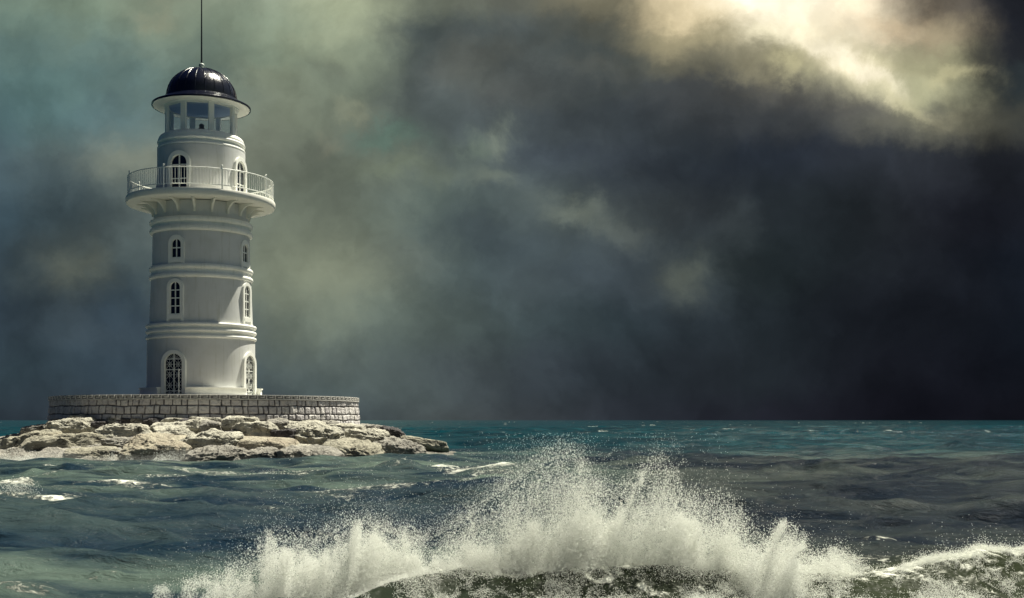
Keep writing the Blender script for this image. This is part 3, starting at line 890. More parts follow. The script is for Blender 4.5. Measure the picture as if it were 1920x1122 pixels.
BL = [
 (48, 842, 150, 50, 'smooth', 'long low boulder sloping into the sea at the left end of the islet', -13, .6),
 (76, 812, 62, 28, 'grey', 'dark reddish block on the left slope below the wall corner', -8, 1),
 (128, 807, 104, 38, 'pale', 'large pale domed boulder at the left foot of the wall', -3, .8),
 (112, 838, 170, 44, 'smooth', 'broad smooth greyish slab on the left flank just above the water', -4, .4),
 (167, 830, 56, 30, 'tan', 'rounded tan boulder with a curved crack beside the broad smooth slab', 0, .6),
 (176, 857, 100, 32, 'smooth', 'low wet slab awash at the left waterline under the rounded tan boulder', 0, .5),
 (162, 789, 62, 18, 'pale', 'flat pale rock touching the left part of the wall', 0, 1),
 (189, 798, 32, 16, 'dark', 'small dark angular stone right of the large pale domed boulder', 0, 1),
 (212, 789, 44, 16, 'pale', 'pale lumpy rock at the wall foot above the small dark stone', 0, 1),
 (240, 791, 26, 14, 'dark', 'first of the small dark stones lined up along the wall foot', 0, 1),
 (260, 790, 28, 15, 'grey', 'striped grey stone between two dark stones along the wall foot', 0, 1),
 (288, 791, 36, 14, 'dark', 'dark stone with a pale rim at the wall foot left of the door', 0, 1),
 (232, 813, 100, 30, 'pale', 'big pale flat-topped boulder in the middle of the left flank', 0, 1),
 (238, 834, 84, 22, 'grey', 'layered dark ledge under the big pale flat-topped boulder', 0, 1.4),
 (292, 850, 122, 56, 'tan', 'large domed boulder with rusty stains rising from the waterline', 4, .9),
 (322, 818, 76, 32, 'pale', 'pale creased boulder above the rust-stained dome', 0, 1),
 (352, 803, 90, 26, 'pale', 'wide pale rock high on the flank under the lighthouse door', 0, 1),
 (397, 834, 118, 38, 'pale', 'big slab with a ragged dark undercut face beside the deep cleft', 2, 1.2),
 (402, 862, 124, 34, 'grey', 'wet wrinkled boulder at the waterline right of the deep cleft', -6, 1.2),
 (328, 790, 46, 14, 'pale', 'narrow pale rock wedged against the wall foot under the door', 0, 1),
 (350, 792, 30, 12, 'dark', 'dark pointed stone at the wall foot below the door', 0, 1),
 (388, 804, 46, 26, 'grey', 'squarish grey rock with a black hollow in the upper row', 0, 1.3),
 (384, 790, 58, 14, 'pale', 'pale crest rock behind the squarish rock with the hollow', 0, 1),
 (445, 793, 78, 22, 'pale', 'pale gently domed rock under the dark gap in the wall', 0, .8),
 (478, 810, 88, 30, 'pale', 'bright pale boulder sloping right in the middle of the upper row', 4, 1),
 (444, 811, 22, 14, 'dark', 'small near-black stone jammed between two pale boulders', 0, 1),
 (428, 826, 54, 26, 'grey', 'round-shouldered grey rock left of the smooth tan slab', 0, 1),
 (498, 837, 130, 30, 'tan', 'smooth tan slab with an orange tint in the centre of the flank', 3, .35),
 (492, 862, 118, 30, 'grey', 'broken brownish boulder at the waterline under the smooth tan slab', 0, 1.3),
 (536, 820, 46, 26, 'dark', 'dark craggy lump at the right end of the smooth tan slab', 0, 1.4),
 (588, 822, 104, 42, 'pale', 'large very rough pale boulder below the right part of the wall', 8, 1.5),
 (520, 799, 50, 20, 'grey', 'rough grey rock beside the wall above the dark craggy lump', 0, 1.3),
 (629, 813, 36, 22, 'dark', 'dark blocky stone behind the very rough pale boulder', 0, 1.1),
 (682, 821, 92, 28, 'pale', 'pale humped boulder on the right flank beyond the dark blocky stone', 6, 1),
 (642, 804, 88, 16, 'pale', 'thin pale ledge running out from the right end of the wall', 3, .8),
 (570, 799, 60, 18, 'pale', 'pale pitted rock against the sunlit part of the wall', 0, 1.2),
 (614, 797, 44, 14, 'grey', 'low grey rock against the sunlit wall near its right end', 0, 1.2),
 (627, 844, 62, 16, 'smooth', 'thin flat plate of rock above the black gap at the right', 2, .5),
 (560, 842, 62, 14, 'pale', 'narrow cracked plate between the tan slab and the flat plate', 2, .8),
 (588, 861, 104, 34, 'grey', 'bulky wet boulder at the waterline left of the black gap', 6, 1.1),
 (664, 853, 112, 38, 'smooth', 'grey-brown boulder with pinkish veins at the waterline right of the black gap', 4, .9),
 (726, 817, 58, 24, 'dark', 'row of dark upright fins of rock on the right flank', 4, 1.8),
 (696, 804, 60, 14, 'grey', 'low grey rock just beyond the right end of the wall', 6, 1),
 (792, 831, 92, 18, 'smooth', 'long pointed slab tapering into the sea at the right tip', 9, .5),
 (744, 842, 104, 30, 'grey', 'brown cracked rock spreading to the water at the right tip', 6, 1.1),
 (535, 842, 40, 18, 'smooth', 'small worn stone between the broken brownish boulder and the narrow cracked plate', 0, .8),
 (215, 852, 36, 16, 'grey', 'small grey stone lodged beside the domed boulder with rusty stains', 0, 1),
 (20, 862, 70, 26, 'smooth', 'half drowned boulder at the far left edge of the islet', -4, .6),
 (305, 800, 40, 14, 'pale', 'small pale rock between the creased boulder and the wall', 0, 1),
]
for i, (px, py, w, h, t_, lab, rot, ro_) in enumerate(BL):
    boulder(px, py, w * 1.06, h * 1.15, t_, lab, 100 + i * 7, rot=rot, rough=ro_)

# ================================================================== SEA
RIDGE = [  # px, py of the foot line on the sea, crest height: the breaking roller in front
 (240, 1210, 0.05), (420, 1190, 0.06), (600, 1160, 0.04), (700, 1130, 0.14), (780, 1115, 0.25), (860, 1110, 0.27), (960, 1112, 0.18), (1060, 1108, 0.22),
 (1160, 1106, 0.22), (1300, 1102, 0.20), (1420, 1104, 0.18), (1520, 1108, 0.15), (1620, 1110, 0.14), (1720, 1106, 0.20),
 (1850, 1098, 0.28), (1960, 1092, 0.32), (2200, 1088, 0.32)]
rx = []; ry = []; rh = []
for px, py, hgt in RIDGE:
    d = sea_d(py); rx.append(sx(px, d)); ry.append(d); rh.append(hgt)
rx = np.array(rx); ry = np.array(ry); rh = np.array(rh)
_gx = np.linspace(-7, 9, 801); _k = np.exp(-(np.linspace(-1, 1, 61) / 0.45) ** 2); _k /= _k.sum()
ry_, rh_ = (np.convolve(np.pad(np.interp(_gx, rx, a_), 30, mode='edge'), _k, 'valid') for a_ in (ry, rh))
rx, ry, rh = _gx, ry_, rh_
# lesser crests with foam on them: px, py, half length px, height m, thickness m, foam
CRESTS = [
 (350, 905, 110, .16, .7, 1.0), (90, 905, 90, .10, .6, .6), (60, 950, 150, .16, .6, 1.0), (190, 935, 110, .10, .5, 1.0),
 (20, 935, 45, .30, .5, 1.2), (260, 925, 120, .10, .4, 1.2), (330, 890, 60, .12, .4, 1.2), (150, 962, 140, .07, .35, 1.2), (420, 900, 90, .08, .35, 1.0), (600, 905, 90, .07, .4, .7), (110, 885, 60, .07, .35, .7), (300, 950, 60, .05, .3, .9), (520, 960, 60, .05, .3, .6), (900, 905, 80, .08, .4, .7), (480, 915, 70, .10, .5, .5), (700, 888, 120, .12, .8, .6), (745, 897, 40, .16, .5, 1.0), (840, 885, 40, .12, .6, .9),
 (1560, 1042, 60, .10, .25, .5), (1655, 1022, 45, .13, .3, 1.0), (1540, 985, 120, .08, .3, .25), (1400, 893, 260, .22, 1.4, 0),
 (1660, 1072, 120, .06, .4, 1.0), (1800, 905, 160, .16, 1.1, 0), (60, 1112, 60, .08, .3, .9), (190, 1095, 30, .06, .2, .8), (1750, 845, 200, .3, 1.6, 0),
]
def sea_octave(X, Y, choppy, seed):
    n = vnoise(X, Y, seed=seed) * 2 - 1
    X = X + n; Y = Y + n * 0.7
    wx = 1 - np.abs(np.sin(X)); wy = 1 - np.abs(np.sin(Y))
    cx_ = np.abs(np.cos(X)); cy_ = np.abs(np.cos(Y))
    wx = wx + (cx_ - wx) * wx; wy = wy + (cy_ - wy) * wy
    return np.power(np.clip(1 - np.power(np.clip(wx * wy, 0, 1), 0.65), 0, 1), choppy)
def ripple_h(X, Y):
    """wave height and crest measure."""
    D = np.hypot(X, Y)
    h = np.zeros_like(X); fr = 0.55; amp = 0.27; ch = 3.2
    cell = D * 0.0036 + D * D * 0.0002
    Xr, Yr = X * 0.52 + Y * 0.12, Y - X * 0.10
    for i in range(6):
        lam = 2.6 / fr
        fade = np.clip(lam / (cell * 3.0 + 1e-6), 0, 1) if i > 0 else 1.0
        fade = fade ** 1.5 if i > 0 else 1.0
        h += amp * fade * (sea_octave(Xr * fr + i * 5.1, Yr * fr, ch, 40 + i) + 0.8 * sea_octave(Xr * fr * 0.93 - 7, -Yr * fr * 1.05, ch, 60 + i) - 0.62)
        Xr, Yr = Xr * 0.92 + Yr * 0.36, Yr * 0.95 - Xr * 0.30
        fr *= 1.90; amp *= 0.52; ch = ch * 0.8 + 0.2
    swell = (fbm(X * 0.045, Y * 0.16, seed=80, oct=3) - 0.5) * 0.55
    far = (fbm(X * 0.012, Y * 0.045, seed=90, oct=4) - 0.5) * 1.1 * sstep(50, 160, D)
    return h + swell + far
def sea_surface(X, Y):
    D = np.hypot(X, Y)
    calm = 1 - 0.55 * sstep(16, 9, Y)
    base = ripple_h(X, Y)
    mean = -0.02
    # keep a moderate sea near the islet
    ri = np.hypot(X - CX, Y - CY)
    near = sstep(17, 12.5, ri)
    h = base * (0.85 + 0.3 * sstep(40, 150, D)) * calm * (1 - 0.6 * near) + mean
    foam = np.zeros_like(h); edge = np.zeros_like(h)
    # roller
    yr = np.interp(X, rx, ry); hr = np.interp(X, rx, rh)
    wig = (fbm(X * 0.9, X * 0 + 3.3, seed=31, oct=4) - 0.5) * 0.9
    s_ = Y - yr - wig * 0.35
    lump = 0.72 + 0.56 * fbm(X * 1.6, Y * 1.2, seed=33, oct=4)
    front = np.exp(-(np.clip(-s_, 0, None) / 0.30) ** 2); backp = np.exp(-(np.clip(s_, 0, None) / 0.95) ** 2)
    prof = np.where(s_ < 0, front, backp)
    h = h * (1 - 0.6 * prof) + hr * prof * lump
    # pleats and turbulence of the breaking face
    turb = fbm(X * 3.2 + Y * 1.5, Y * 3.0, seed=35, oct=6, gain=0.6, ridged=True) - 0.55
    zone = np.exp(-((s_ + 0.35) / 0.9) ** 2) * sstep(-3.0, -1.0, X)
    h = h + turb * (0.012 + 0.05 * sstep(-0.6, 0.8, X)) * zone
    foam += zone * (0.10 + 1.5 * np.clip(turb, 0, 1)) * sstep(-0.6, 0.6, X) * (1 - 0.6 * sstep(3.0, 4.0, X)) + np.exp(-((s_ - 0.10) / 0.20) ** 2) * 0.40 * sstep(-1.6, -0.6, X)
    right = sstep(3.1, 4.2, X)
    foam += right * (np.exp(-((s_ - 0.02) / 0.24) ** 2) * 0.33 + np.exp(-((s_ + 0.6) / 0.5) ** 2) * 0.2)
    for (px, py, hl, ch_, th, fo) in CRESTS:
        d = sea_d(py); x0 = sx(px, d); hw = hl / F * d
        bend = (fbm((X - x0) * 0.6, X * 0 + px * .01, seed=int(px), oct=4) - 0.5) * 1.2 * th * 1.6
        e = np.exp(-((X - x0) / hw) ** 4)
        yy = (Y - d - bend * 1.0)
        p = np.where(yy < 0, np.exp(-(yy / (th * .55)) ** 2), np.exp(-(yy / (th * 1.5)) ** 2)) * e
        h += ch_ * p
        foam += fo * (0.30 + 0.5 * fbm(X * 1.1, Y * 1.1, seed=int(px) + 3, oct=4)) * np.exp(-((yy + th * .15) / (th * .75)) ** 2) * e
    return h, foam
nr, nc = 1150, 1300
# more rows on the roller and on the water up to 260 m
dd = np.concatenate([np.linspace(6.5, 10.4, 60, endpoint=False), np.linspace(10.4, 13.6, 260, endpoint=False),
                     13.6 * np.exp(np.linspace(0, math.log(260 / 13.6), 780, endpoint=False)), 260 * np.exp(np.linspace(0, math.log(12000 / 260), 160))])
nr = len(dd)
ta = np.linspace(-0.82, 0.82, nc)
DD, TA = np.meshgrid(dd, ta, indexing='ij')
X = DD * TA; Y = DD + 0 * TA
H, FOAM = sea_surface(X, Y)
D = np.hypot(X, Y)
H = H * (1 - sstep(1500, 6000, D))
# whitecaps: only the highest crests of the sea
gy, gx = np.gradient(H)
crest = sstep(0.24, 0.48, H) * sstep(0.52, 0.70, fbm(X * 0.11, Y * 0.18, seed=51, oct=4))
crest *= sstep(9, 14, Y) * (0.18 + 0.82 * sstep(45, 95, Y)) * sstep(0.46, 0.60, fbm(X * 1.1 + 5, Y * 0.25, seed=58, oct=3))
FOAM += crest * 0.55 * sstep(0.45, 0.60, fbm(X * 0.6 + 9, Y * 0.16, seed=57, oct=3))
ri = np.hypot((X - CX) / 1.02, Y - CY)
shore = np.exp(-((ri - 13.2) / 1.0) ** 2)
FOAM += shore * 0.30
# sediment: stirred grey-green water inshore, clear teal beyond
sed = sstep(75, 30, Y) * 0.85 + (fbm(X * 0.07, Y * 0.16, seed=71, oct=5) - 0.5) * 1.1 * sstep(130, 60, Y)
sed -= 0.62 * sstep(13.2, 15.5, Y + (fbm(X * .3, Y * .3, seed=74, oct=4) - .5) * 3) * sstep(27, 20, Y + (fbm(X * .2, Y * .2, seed=75, oct=4) - .5) * 9)
sed += 0.35 * sstep(24, 30, Y) * sstep(55, 42, Y)
sed += shore * 0.35
web = sstep(0.42, 0.58, fbm(X * 0.22 + 3, Y * 0.30, seed=76, oct=4)) * sstep(18, 25, Y) * sstep(46, 34, Y) * sstep(3, -2, X)
FOAM += 0.50 * web
sed = np.clip(sed, 0, 1)
olive = np.exp(-((Y - np.interp(X, rx, ry)) / 1.6) ** 2) * sstep(14.5, 12.5, Y)
V = np.stack([X, Y, H], -1).reshape(-1, 3)
I, J = np.meshgrid(np.arange(nr - 1), np.arange(nc - 1), indexing='ij')
Fq = np.stack([I * nc + J, I * nc + J + 1, (I + 1) * nc + J + 1, (I + 1) * nc + J], -1).reshape(-1, 4)

m, T, b = material('sea_water'); M_sea = m
geo = T.new('ShaderNodeNewGeometry'); P = geo.outputs['Position']
foam = T.attr('foam'); sedn = T.attr('sediment'); oliv = T.attr('olive')
deep = (0.0012, 0.013, 0.021, 1)
n1 = T.noise(P, 0.10, 5, 0.6)
mp0 = T.new('ShaderNodeMapping'); T.l.new(P, mp0.inputs[0]); mp0.inputs['Scale'].default_value = (0.16, 0.55, 1)
n0 = T.noise(mp0.outputs[0], 1.0, 6, 0.62)
c = T.mix(T.rng(n0, 0.35, 0.7), deep, (0.003, 0.037, 0.049, 1))
sc_ = T.mix(T.rng(n0, 0.38, 0.66), (0.006, 0.017, 0.030, 1), (0.078, 0.108, 0.092, 1))
c = T.mix(T.attr('inshore'), c, (0.006, 0.016, 0.030, 1))
c = T.mix(sedn, c, sc_)
c = T.mix(T.attr('cloud_shade'), c, T.mix(T.rng(n0, 0.40, 0.66), (0.007, 0.011, 0.018, 1), (0.036, 0.043, 0.042, 1)))  # cloud shadow painted into the water colour
c = T.mix(oliv, c, T.mix(T.rng(n1, 0.35, 0.65), (0.010, 0.015, 0.011, 1), (0.030, 0.036, 0.020, 1)))
# foam breaks up into lace
mpf = T.new('ShaderNodeMapping'); T.l.new(P, mpf.inputs[0]); mpf.inputs['Scale'].default_value = (0.8, 1.0, 1.0)
fn = T.noise(mpf.outputs[0], 4.6, 10, 0.74, 1.8)
fl = T.noise(mpf.outputs[0], 1.1, 5, 0.6, 2.2)
lace = T.math('ABSOLUTE', T.math('SUBTRACT', fl, 0.5))
lace = T.rng(lace, 0.0, 0.09, 0.20, 0.0)
fv = T.math('ADD', T.math('ADD', foam, T.math('MULTIPLY', T.math('SUBTRACT', fn, 0.5), 2.4)), lace)
fm_ = T.math('MULTIPLY', T.rng(fv, 0.50, 0.95), T.rng(foam, 0.02, 0.25))
c = T.mix(T.math('MULTIPLY', fm_, 0.92), c, (0.66, 0.67, 0.60, 1))
T.l.new(c, b.inputs['Base Color'])
rgh = T.math('ADD', T.rng(fm_, 0, 1, 0.13, 0.80), T.math('MULTIPLY', oliv, 0.22), clamp=True)
T.l.new(rgh, b.inputs['Roughness'])
b.inputs['IOR'].default_value = 1.30
T.l.new(T.math('MULTIPLY', T.math('SUBTRACT', 1.0, T.math('MULTIPLY', oliv, 0.45)), T.math('SUBTRACT', 0.075, T.math('MULTIPLY', T.attr('cloud_shade'), 0.045))), b.inputs['Specular IOR Level'])
mp1 = T.new('ShaderNodeMapping'); T.l.new(P, mp1.inputs[0]); mp1.inputs['Scale'].default_value = (0.55, 1.0, 1.0)
h1 = T.noise(mp1.outputs[0], 2.6, 7, 0.62, 0.4)
mp2 = T.new('ShaderNodeMapping'); T.l.new(P, mp2.inputs[0]); mp2.inputs['Scale'].default_value = (0.10, 0.22, 1.0)
h2 = T.noise(mp2.outputs[0], 1.6, 6, 0.6, 0.2)
hh = T.math('ADD', T.math('MULTIPLY', h1, 0.26), T.math('MULTIPLY', h2, 0.24))
hh = T.math('ADD', hh, T.math('MULTIPLY', fm_, 0.05))
hh = T.math('MULTIPLY', hh, T.math('SUBTRACT', 1.0, T.math('MULTIPLY', oliv, 0.86)))
bump(T, b, hh, 0.8, 0.9)
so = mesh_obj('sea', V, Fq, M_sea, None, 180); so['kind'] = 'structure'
add_attr(so, 'foam', np.clip(FOAM, 0, 1.4)); add_attr(so, 'sediment', sed); add_attr(so, 'olive', olive); add_attr(so, 'inshore', sstep(60, 35, Y))
add_attr(so, 'cloud_shade', np.clip(sstep(-1.5, 3.5, X + (fbm(X * .15, Y * .15, seed=72, oct=4) - .5) * 5 - Y * .05) * sstep(62, 40, Y + (fbm(X * .08, Y * .2, seed=73, oct=4) - .5) * 30) * 0.9, 0, 1))  # mask of the painted cloud shadow over the right-hand water
# the open sea all round, well below the wave troughs
mb = MB(); mb.lathe([(0.01, -0.9), (12000, -0.9)], 64)
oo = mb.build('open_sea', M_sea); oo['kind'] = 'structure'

# ================================================================== SPRAY
m, T, b = material('spray_drops'); M_spray = m
T.n.remove(b)
df = T.new('ShaderNodeBsdfDiffuse'); df.inputs[0].default_value = (0.97, 0.98, 0.95, 1)
tl = T.new('ShaderNodeBsdfTranslucent'); tl.inputs[0].default_value = (0.97, 0.98, 0.94, 1)
mx = T.new('ShaderNodeMixShader'); mx.inputs[0].default_value = 0.5
T.l.new(df.outputs[0], mx.inputs[1]); T.l.new(tl.outputs[0], mx.inputs[2]); T.l.new(mx.outputs[0], T.n['Material Output'].inputs[0])

TET = np.array([[1, 1, 1], [1, -1, -1], [-1, 1, -1], [-1, -1, 1]]) / math.sqrt(3)
TF = np.array([[0, 1, 2], [0, 3, 1], [0, 2, 3], [1, 3, 2]])
def drops(name, P, rad, rg):
    n = len(P)
    q = rg.normal(size=(n, 4)); q /= np.linalg.norm(q, axis=1)[:, None]
    w_, x_, y_, z_ = q.T
    Rm = np.stack([1 - 2 * (y_ ** 2 + z_ ** 2), 2 * (x_ * y_ - z_ * w_), 2 * (x_ * z_ + y_ * w_),
                   2 * (x_ * y_ + z_ * w_), 1 - 2 * (x_ ** 2 + z_ ** 2), 2 * (y_ * z_ - x_ * w_),
                   2 * (x_ * z_ - y_ * w_), 2 * (y_ * z_ + x_ * w_), 1 - 2 * (x_ ** 2 + y_ ** 2)], -1).reshape(n, 3, 3)
    V = np.einsum('nij,kj->nki', Rm, TET) * rad[:, None, None] + P[:, None, :]
    Fc = (TF[None] + 4 * np.arange(n)[:, None, None]).reshape(-1, 3)
    return mesh_obj(name, V.reshape(-1, 3), Fc, M_spray)
# tops of the thin outer spray and of the dense body, read along the crest
OUT = np.array([(240,1118),(300,1098),(400,1062),(450,1030),(510,985),(560,995),(610,985),(650,955),(700,955),(745,975),(800,985),(860,955),(890,935),(930,900),(1000,850),(1050,828),(1095,842),(1115,885),(1150,905),(1185,892),(1210,865),(1236,846),(1268,875),(1290,930),(1330,915),(1365,925),(1395,965),(1430,1000),(1450,975),(1485,972),(1505,1010),(1530,1035),(1560,1012),(1590,1018),(1625,1060),(1680,1085)])
COR = np.array([(240,1150),(300,1122),(400,1092),(450,1072),(508,1010),(560,1040),(600,1048),(650,1010),(710,985),(770,992),(800,1035),(840,1045),(880,1012),(940,1005),(1000,985),(1050,950),(1100,962),(1150,958),(1200,930),(1236,880),(1262,930),(1300,1000),(1340,968),(1380,1000),(1430,1030),(1460,992),(1487,992),(1503,1070),(1530,1060),(1560,1032),(1600,1045),(1640,1085),(1700,1110)])
rg = np.random.default_rng(11)
D0 = 12.0
def crest_pts(n, lo=240, hi=1680):
    px = rg.uniform(lo, hi, n); return px
Ps = []; Rs = []
def emit(px, py, depth, rad):
    X_ = (px - 960) / F * depth; Z_ = CAM_H + (HOR - py) / F * depth
    Ps.append(np.stack([X_, depth, Z_], -1)); Rs.append(rad)
# 1. strands thrown up from the crest: ballistic arcs beaded with drops
def dens(px, lean):
    return 0
NST = 7500
for k in range(NST):
    p0 = rg.uniform(250, 1660)
    top = np.interp(p0, OUT[:, 0], OUT[:, 1]); foot = 1105 - 25 * sstep(300, 1500, p0)
    lean = rg.normal(0.22, 0.28)
    H_ = (foot - top) * rg.beta(1.9, 1.6) * 1.06
    if H_ < 12: continue
    nd = int(14 + H_ * 0.30)
    t = np.sort(rg.random(nd)) ** 0.7
    wob1 = rg.normal(0, 3.0)
    px = p0 + lean * H_ * t * 0.55 + wob1 * np.sin(t * 5 + k) + rg.normal(0, 1.3 + 5 * t, nd)
    py = foot - H_ * t + rg.normal(0, 1.5 + 2.5 * t, nd)
    lim = np.interp(px + 30 * math.sin(k * 1.7), OUT[:, 0], OUT[:, 1]) + 45 * (rg.random() - 0.35)
    ok = (py > lim + rg.normal(8, 22, nd)) & (py > 826)
    jm = sstep(0.40, 0.58, fbm(np.array([p0 * 0.022]), np.array([2.7]), oct=4, gain=0.55, seed=13)[0])
    if rg.random() > 0.18 + 0.82 * jm: continue
    dep = D0 + rg.normal(0, 0.28) + rg.normal(0, 0.05, nd) + 0.25 * t
    emit(px[ok], py[ok], dep[ok], 0.0028 + 0.0045 * rg.random(ok.sum()) ** 2.5)
# torn strings of water and heavy drops in the jets
JET = np.array([505, 560, 640, 740, 890, 960, 1010, 1055, 1090, 1180, 1225, 1240, 1250, 1340, 1365, 1430, 1465, 1485, 1570])
for k in range(1100):
    j0 = rg.choice(JET); p0 = j0 + rg.normal(0, 15)
    top = np.interp(j0, OUT[:, 0], OUT[:, 1]); foot = 1095
    H_ = (foot - top) * rg.uniform(0.45, 1.0)
    nd = int(8 + H_ * 0.13)
    s0 = rg.uniform(0.10, 0.60); s1 = min(0.9, s0 + rg.uniform(0.12, 0.35))
    t = s0 + (s1 - s0) * np.sort(rg.random(nd))
    lean = rg.normal(0.10, 0.20)
    px = p0 + lean * H_ * (t - 0.3) + rg.normal(0, 5) * np.sin(t * 9 + k) + rg.normal(0, 2.0, nd)
    py = foot - H_ * (t * 2.0 - t * t) + rg.normal(0, 2.5, nd)
    dep = D0 - 0.05 + rg.normal(0, 0.25) + rg.normal(0, 0.01, nd)
    prof = np.sin(np.linspace(0.15, PI - 0.1, nd))
    emit(px, py, dep * np.ones(nd), (0.0025 + 0.006 * rg.random(nd) ** 2 * prof) * rg.uniform(0.7, 1.2))
n = 9000
j0 = rg.choice(JET, n); px = j0 + rg.normal(0, 45, n)
top = np.interp(px, OUT[:, 0], OUT[:, 1]); py = top + rg.gamma(2.0, 38, n) - 8
ok = py < 1090
emit(px[ok], py[ok], D0 + rg.normal(0, 0.35, ok.sum()), 0.004 + 0.006 * rg.random(ok.sum()) ** 3)
# 2. body of the burst: clumped fine drops, dense low down, torn and thin at its upper edge
def body(n, lo, hi, ylo, A, seed, soft, rmin, rmax, tabl, off):
    px = rg.uniform(lo, hi, n); py = rg.uniform(ylo, 1175, n)
    q1 = fbm(px * 0.010, py * 0.010, oct=5, gain=0.6, seed=seed) - 0.5
    q2 = fbm(px * 0.030, py * 0.020, oct=5, gain=0.62, seed=seed + 1) - 0.5
    top = np.interp(px + q1 * 130, tabl[:, 0], tabl[:, 1]) + off + q2 * 95
    foot = 1160 - 68 * sstep(640, 760, px) + 70 * sstep(1375, 1410, px) * sstep(1530, 1485, px)
    dep = D0 + 0.1 + rg.normal(0, 0.24, n) - 0.55 * sstep(760, 620, px) - 0.7 * sstep(1370, 1420, px) * sstep(1540, 1490, px)
    lean = (px - 900) * 0.0006
    sxp = px - (1120 - py) * (0.25 + lean)
    cl = fbm(sxp * 0.020, py * 0.012, dep * 1.1, oct=5, gain=0.6, seed=seed + 2)
    st_ = fbm(sxp * 0.075, py * 0.014, dep * 2.0, oct=4, gain=0.6, seed=seed + 3)
    a = np.clip((py - top) / soft, 0, 1) ** 1.6
    low = 1 - 0.30 * np.clip((py - top) / 150, 0, 1)
    pr = A * a * sstep(0.40, 0.60, 0.55 * cl + 0.45 * st_ + 0.10 * a) * low
    col_ = fbm(sxp * 0.022, py * 0.0025, oct=4, gain=0.55, seed=seed + 8)
    hgt = np.clip((foot - py) / 150, 0, 1)
    pr *= 1 - (0.35 + 0.6 * hgt) * (1 - sstep(0.38, 0.62, col_))
    pr *= sstep(foot + 14, foot - 14, py)
    ok = rg.random(n) < pr
    print('body', ok.sum())
    emit(px[ok], py[ok], dep[ok], rg.uniform(rmin, rmax, ok.sum()))
body(5200000, 250, 1690, 840, 1.0, 5, 55, 0.0030, 0.0050, COR, -12)
# 3. finer veil between the body and the outer limit
body(1800000, 250, 1690, 810, 0.34, 25, 150, 0.0024, 0.0042, OUT, 8)
# churned foam riding on the breaking face and along the crest of the roller
n = 1100000
Xf = rg.uniform(-2.6, 6.0, n); yrf = np.interp(Xf, rx, ry); Yf = yrf + rg.uniform(-1.25, 0.40, n)
fa = fbm(Xf * 2.4 + Yf * 1.3, Yf * 3.2 - Xf * 0.8, oct=5, gain=0.6, seed=141)
fl_ = 1 - np.abs(2 * fbm(Xf * 1.5 + 3, Yf * 2.4, oct=5, gain=0.55, seed=142) - 1)
s_f = Yf - yrf
pf = sstep(0.93, 0.99, fl_) * 0.55 + sstep(0.55, 0.66, fa) * 0.6 + np.exp(-((s_f - 0.02) / 0.10) ** 2) * 0.45 * sstep(0.38, 0.55, fa)
pf *= (sstep(-1.7, -0.2, Xf) * 0.65 + 0.35) * (0.45 + 0.35 * np.exp(-(s_f / 0.25) ** 2))
ok = rg.random(n) < pf
Xf, Yf = Xf[ok], Yf[ok]
Hf, _ = sea_surface(Xf, Yf)
Zf = Hf + rg.exponential(0.018, len(Xf)) * (1 + 2.5 * (rg.random(len(Xf)) < 0.06))
print('churn', len(Xf))
Ps.append(np.stack([Xf, Yf, Zf], -1)); Rs.append(rg.uniform(0.0028, 0.0055, len(Xf)))
# 4. stray drops far out
n = 16000
px = rg.normal(900, 330, n); lim = np.interp(px, OUT[:, 0], OUT[:, 1])
py = lim + 30 - rg.exponential(30, n)
ok = (px > 250) & (px < 1680) & (py > 812)
emit(px[ok], py[ok], D0 + rg.normal(0, 0.4, ok.sum()), rg.uniform(0.002, 0.0042, ok.sum()))
P_ = np.concatenate(Ps); R_ = np.concatenate(Rs)
# surf where the swell runs into the boulders, and a small burst at the far left
n = 70000
a = rg.uniform(-1.15, 0.95, n) + FACE
cl = fbm(a * 16, a * 0 + 1.0, oct=5, gain=0.65, seed=91)
amp = np.clip((cl - 0.44) * 6, 0, 1.2)
r = 13.35 + rg.normal(0, 0.30, n) + (fbm(a * 9, a * 0 + 4, oct=3, seed=92) - 0.5) * 1.2
zz = rg.exponential(0.13, n) * amp - 0.05
ok = (rg.random(n) < amp)
SH = np.stack([CX + r * np.sin(a), CY - r * np.cos(a), zz], -1)[ok]
n = 26000
pxl = rg.choice([25, 8, 48, 190, 330, 250, 745, 845, 500], n, p=[.3, .15, .2, .05, .1, .05, .06, .05, .04]) + rg.normal(0, 13, n)
pyl = np.where(pxl < 80, 945, np.where(pxl < 400, 915, 897)) - np.abs(rg.normal(0, 1, n)) * np.where(pxl < 80, 14, 6)
dl = 1.0 * F * CAM_H / (np.where(pxl < 80, 948, np.where(pxl < 400, 912, 897)) - HOR) + rg.normal(0, 0.25, n)
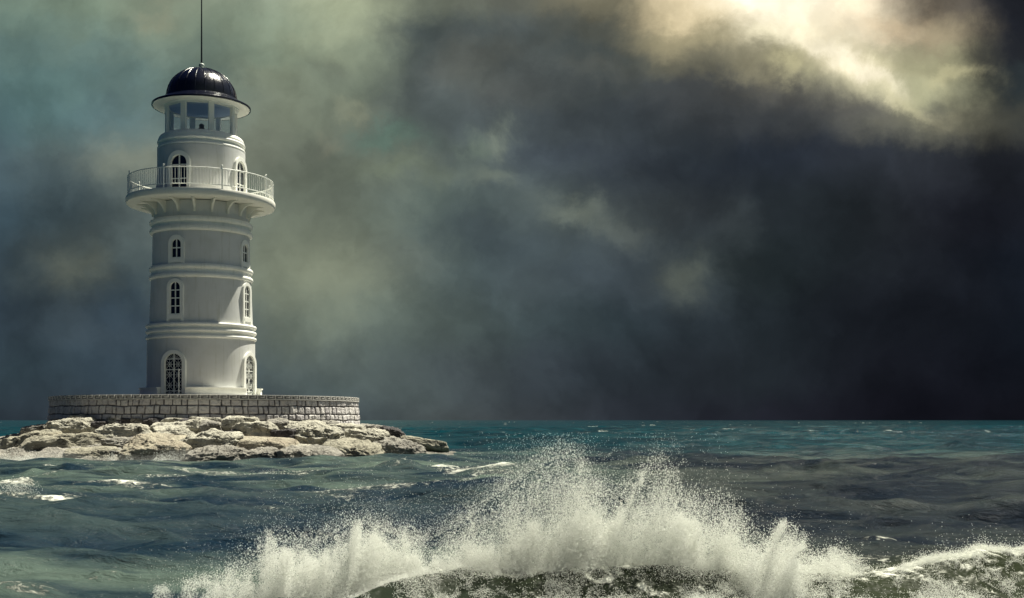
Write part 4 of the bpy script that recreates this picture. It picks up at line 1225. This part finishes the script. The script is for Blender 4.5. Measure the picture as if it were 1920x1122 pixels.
SL = np.stack([(pxl - 960) / F * dl, dl, CAM_H + (HOR - pyl) / F * dl], -1)
SP2 = np.concatenate([SH, SL])
sp2 = drops('surf_spray', SP2, np.concatenate([rg.uniform(0.006, 0.017, len(SH)), rg.uniform(0.004, 0.009, len(SL))]), rg)
tag(sp2, 'low white surf breaking against the boulders of the islet and on the crests beside it', 'surf', kind='stuff')
print('drops', len(P_))
sp = drops('sea_spray', P_, R_, rg)
tag(sp, 'tall white burst of spray thrown up where the near wave breaks', 'spray', kind='stuff')

# ================================================================== SEA MIST along the shore
m = bpy.data.materials.new('sea_mist'); m.use_nodes = True
T = NT(m.node_tree); T.n.remove(m.node_tree.nodes['Principled BSDF'])
pv = T.new('ShaderNodeVolumePrincipled'); pv.inputs['Color'].default_value = (0.97, 0.99, 0.98, 1)
pv.inputs['Density'].default_value = 0.05; pv.inputs['Anisotropy'].default_value = 0.2
T.l.new(pv.outputs[0], T.n['Material Output'].inputs['Volume'])
V_ = []; F_ = []
na_, nb_ = 220, 16
for i in range(na_ + 1):
    a = R(-62) + R(118) * i / na_ + FACE
    taper = math.sin(PI * i / na_) ** 0.5
    w_ = (0.9 + 0.7 * math.sin(i * 0.31) * math.sin(i * 0.113 + 1)) * taper + 0.02
    hgt = (0.34 + 0.20 * math.sin(i * 0.23 + 2) * math.sin(i * 0.071)) * taper + 0.01
    r0 = 13.6
    for j in range(nb_):
        q = 2 * PI * j / nb_
        r = r0 + w_ * math.cos(q) * 1.6
        V_.append((CX + r * math.sin(a), CY - r * math.cos(a), 0.05 + hgt * math.sin(q)))
for i in range(na_):
    for j in range(nb_):
        k2 = (j + 1) % nb_
        F_.append((i * nb_ + j, (i + 1) * nb_ + j, (i + 1) * nb_ + k2, i * nb_ + k2))
F_.append(tuple(range(nb_))); F_.append(tuple(na_ * nb_ + j for j in range(nb_))[::-1])
mo_ = mesh_obj('sea_mist', V_, F_, m, None, 180)
tag(mo_, 'thin pale mist where the swell washes the boulders', 'mist', kind='stuff')
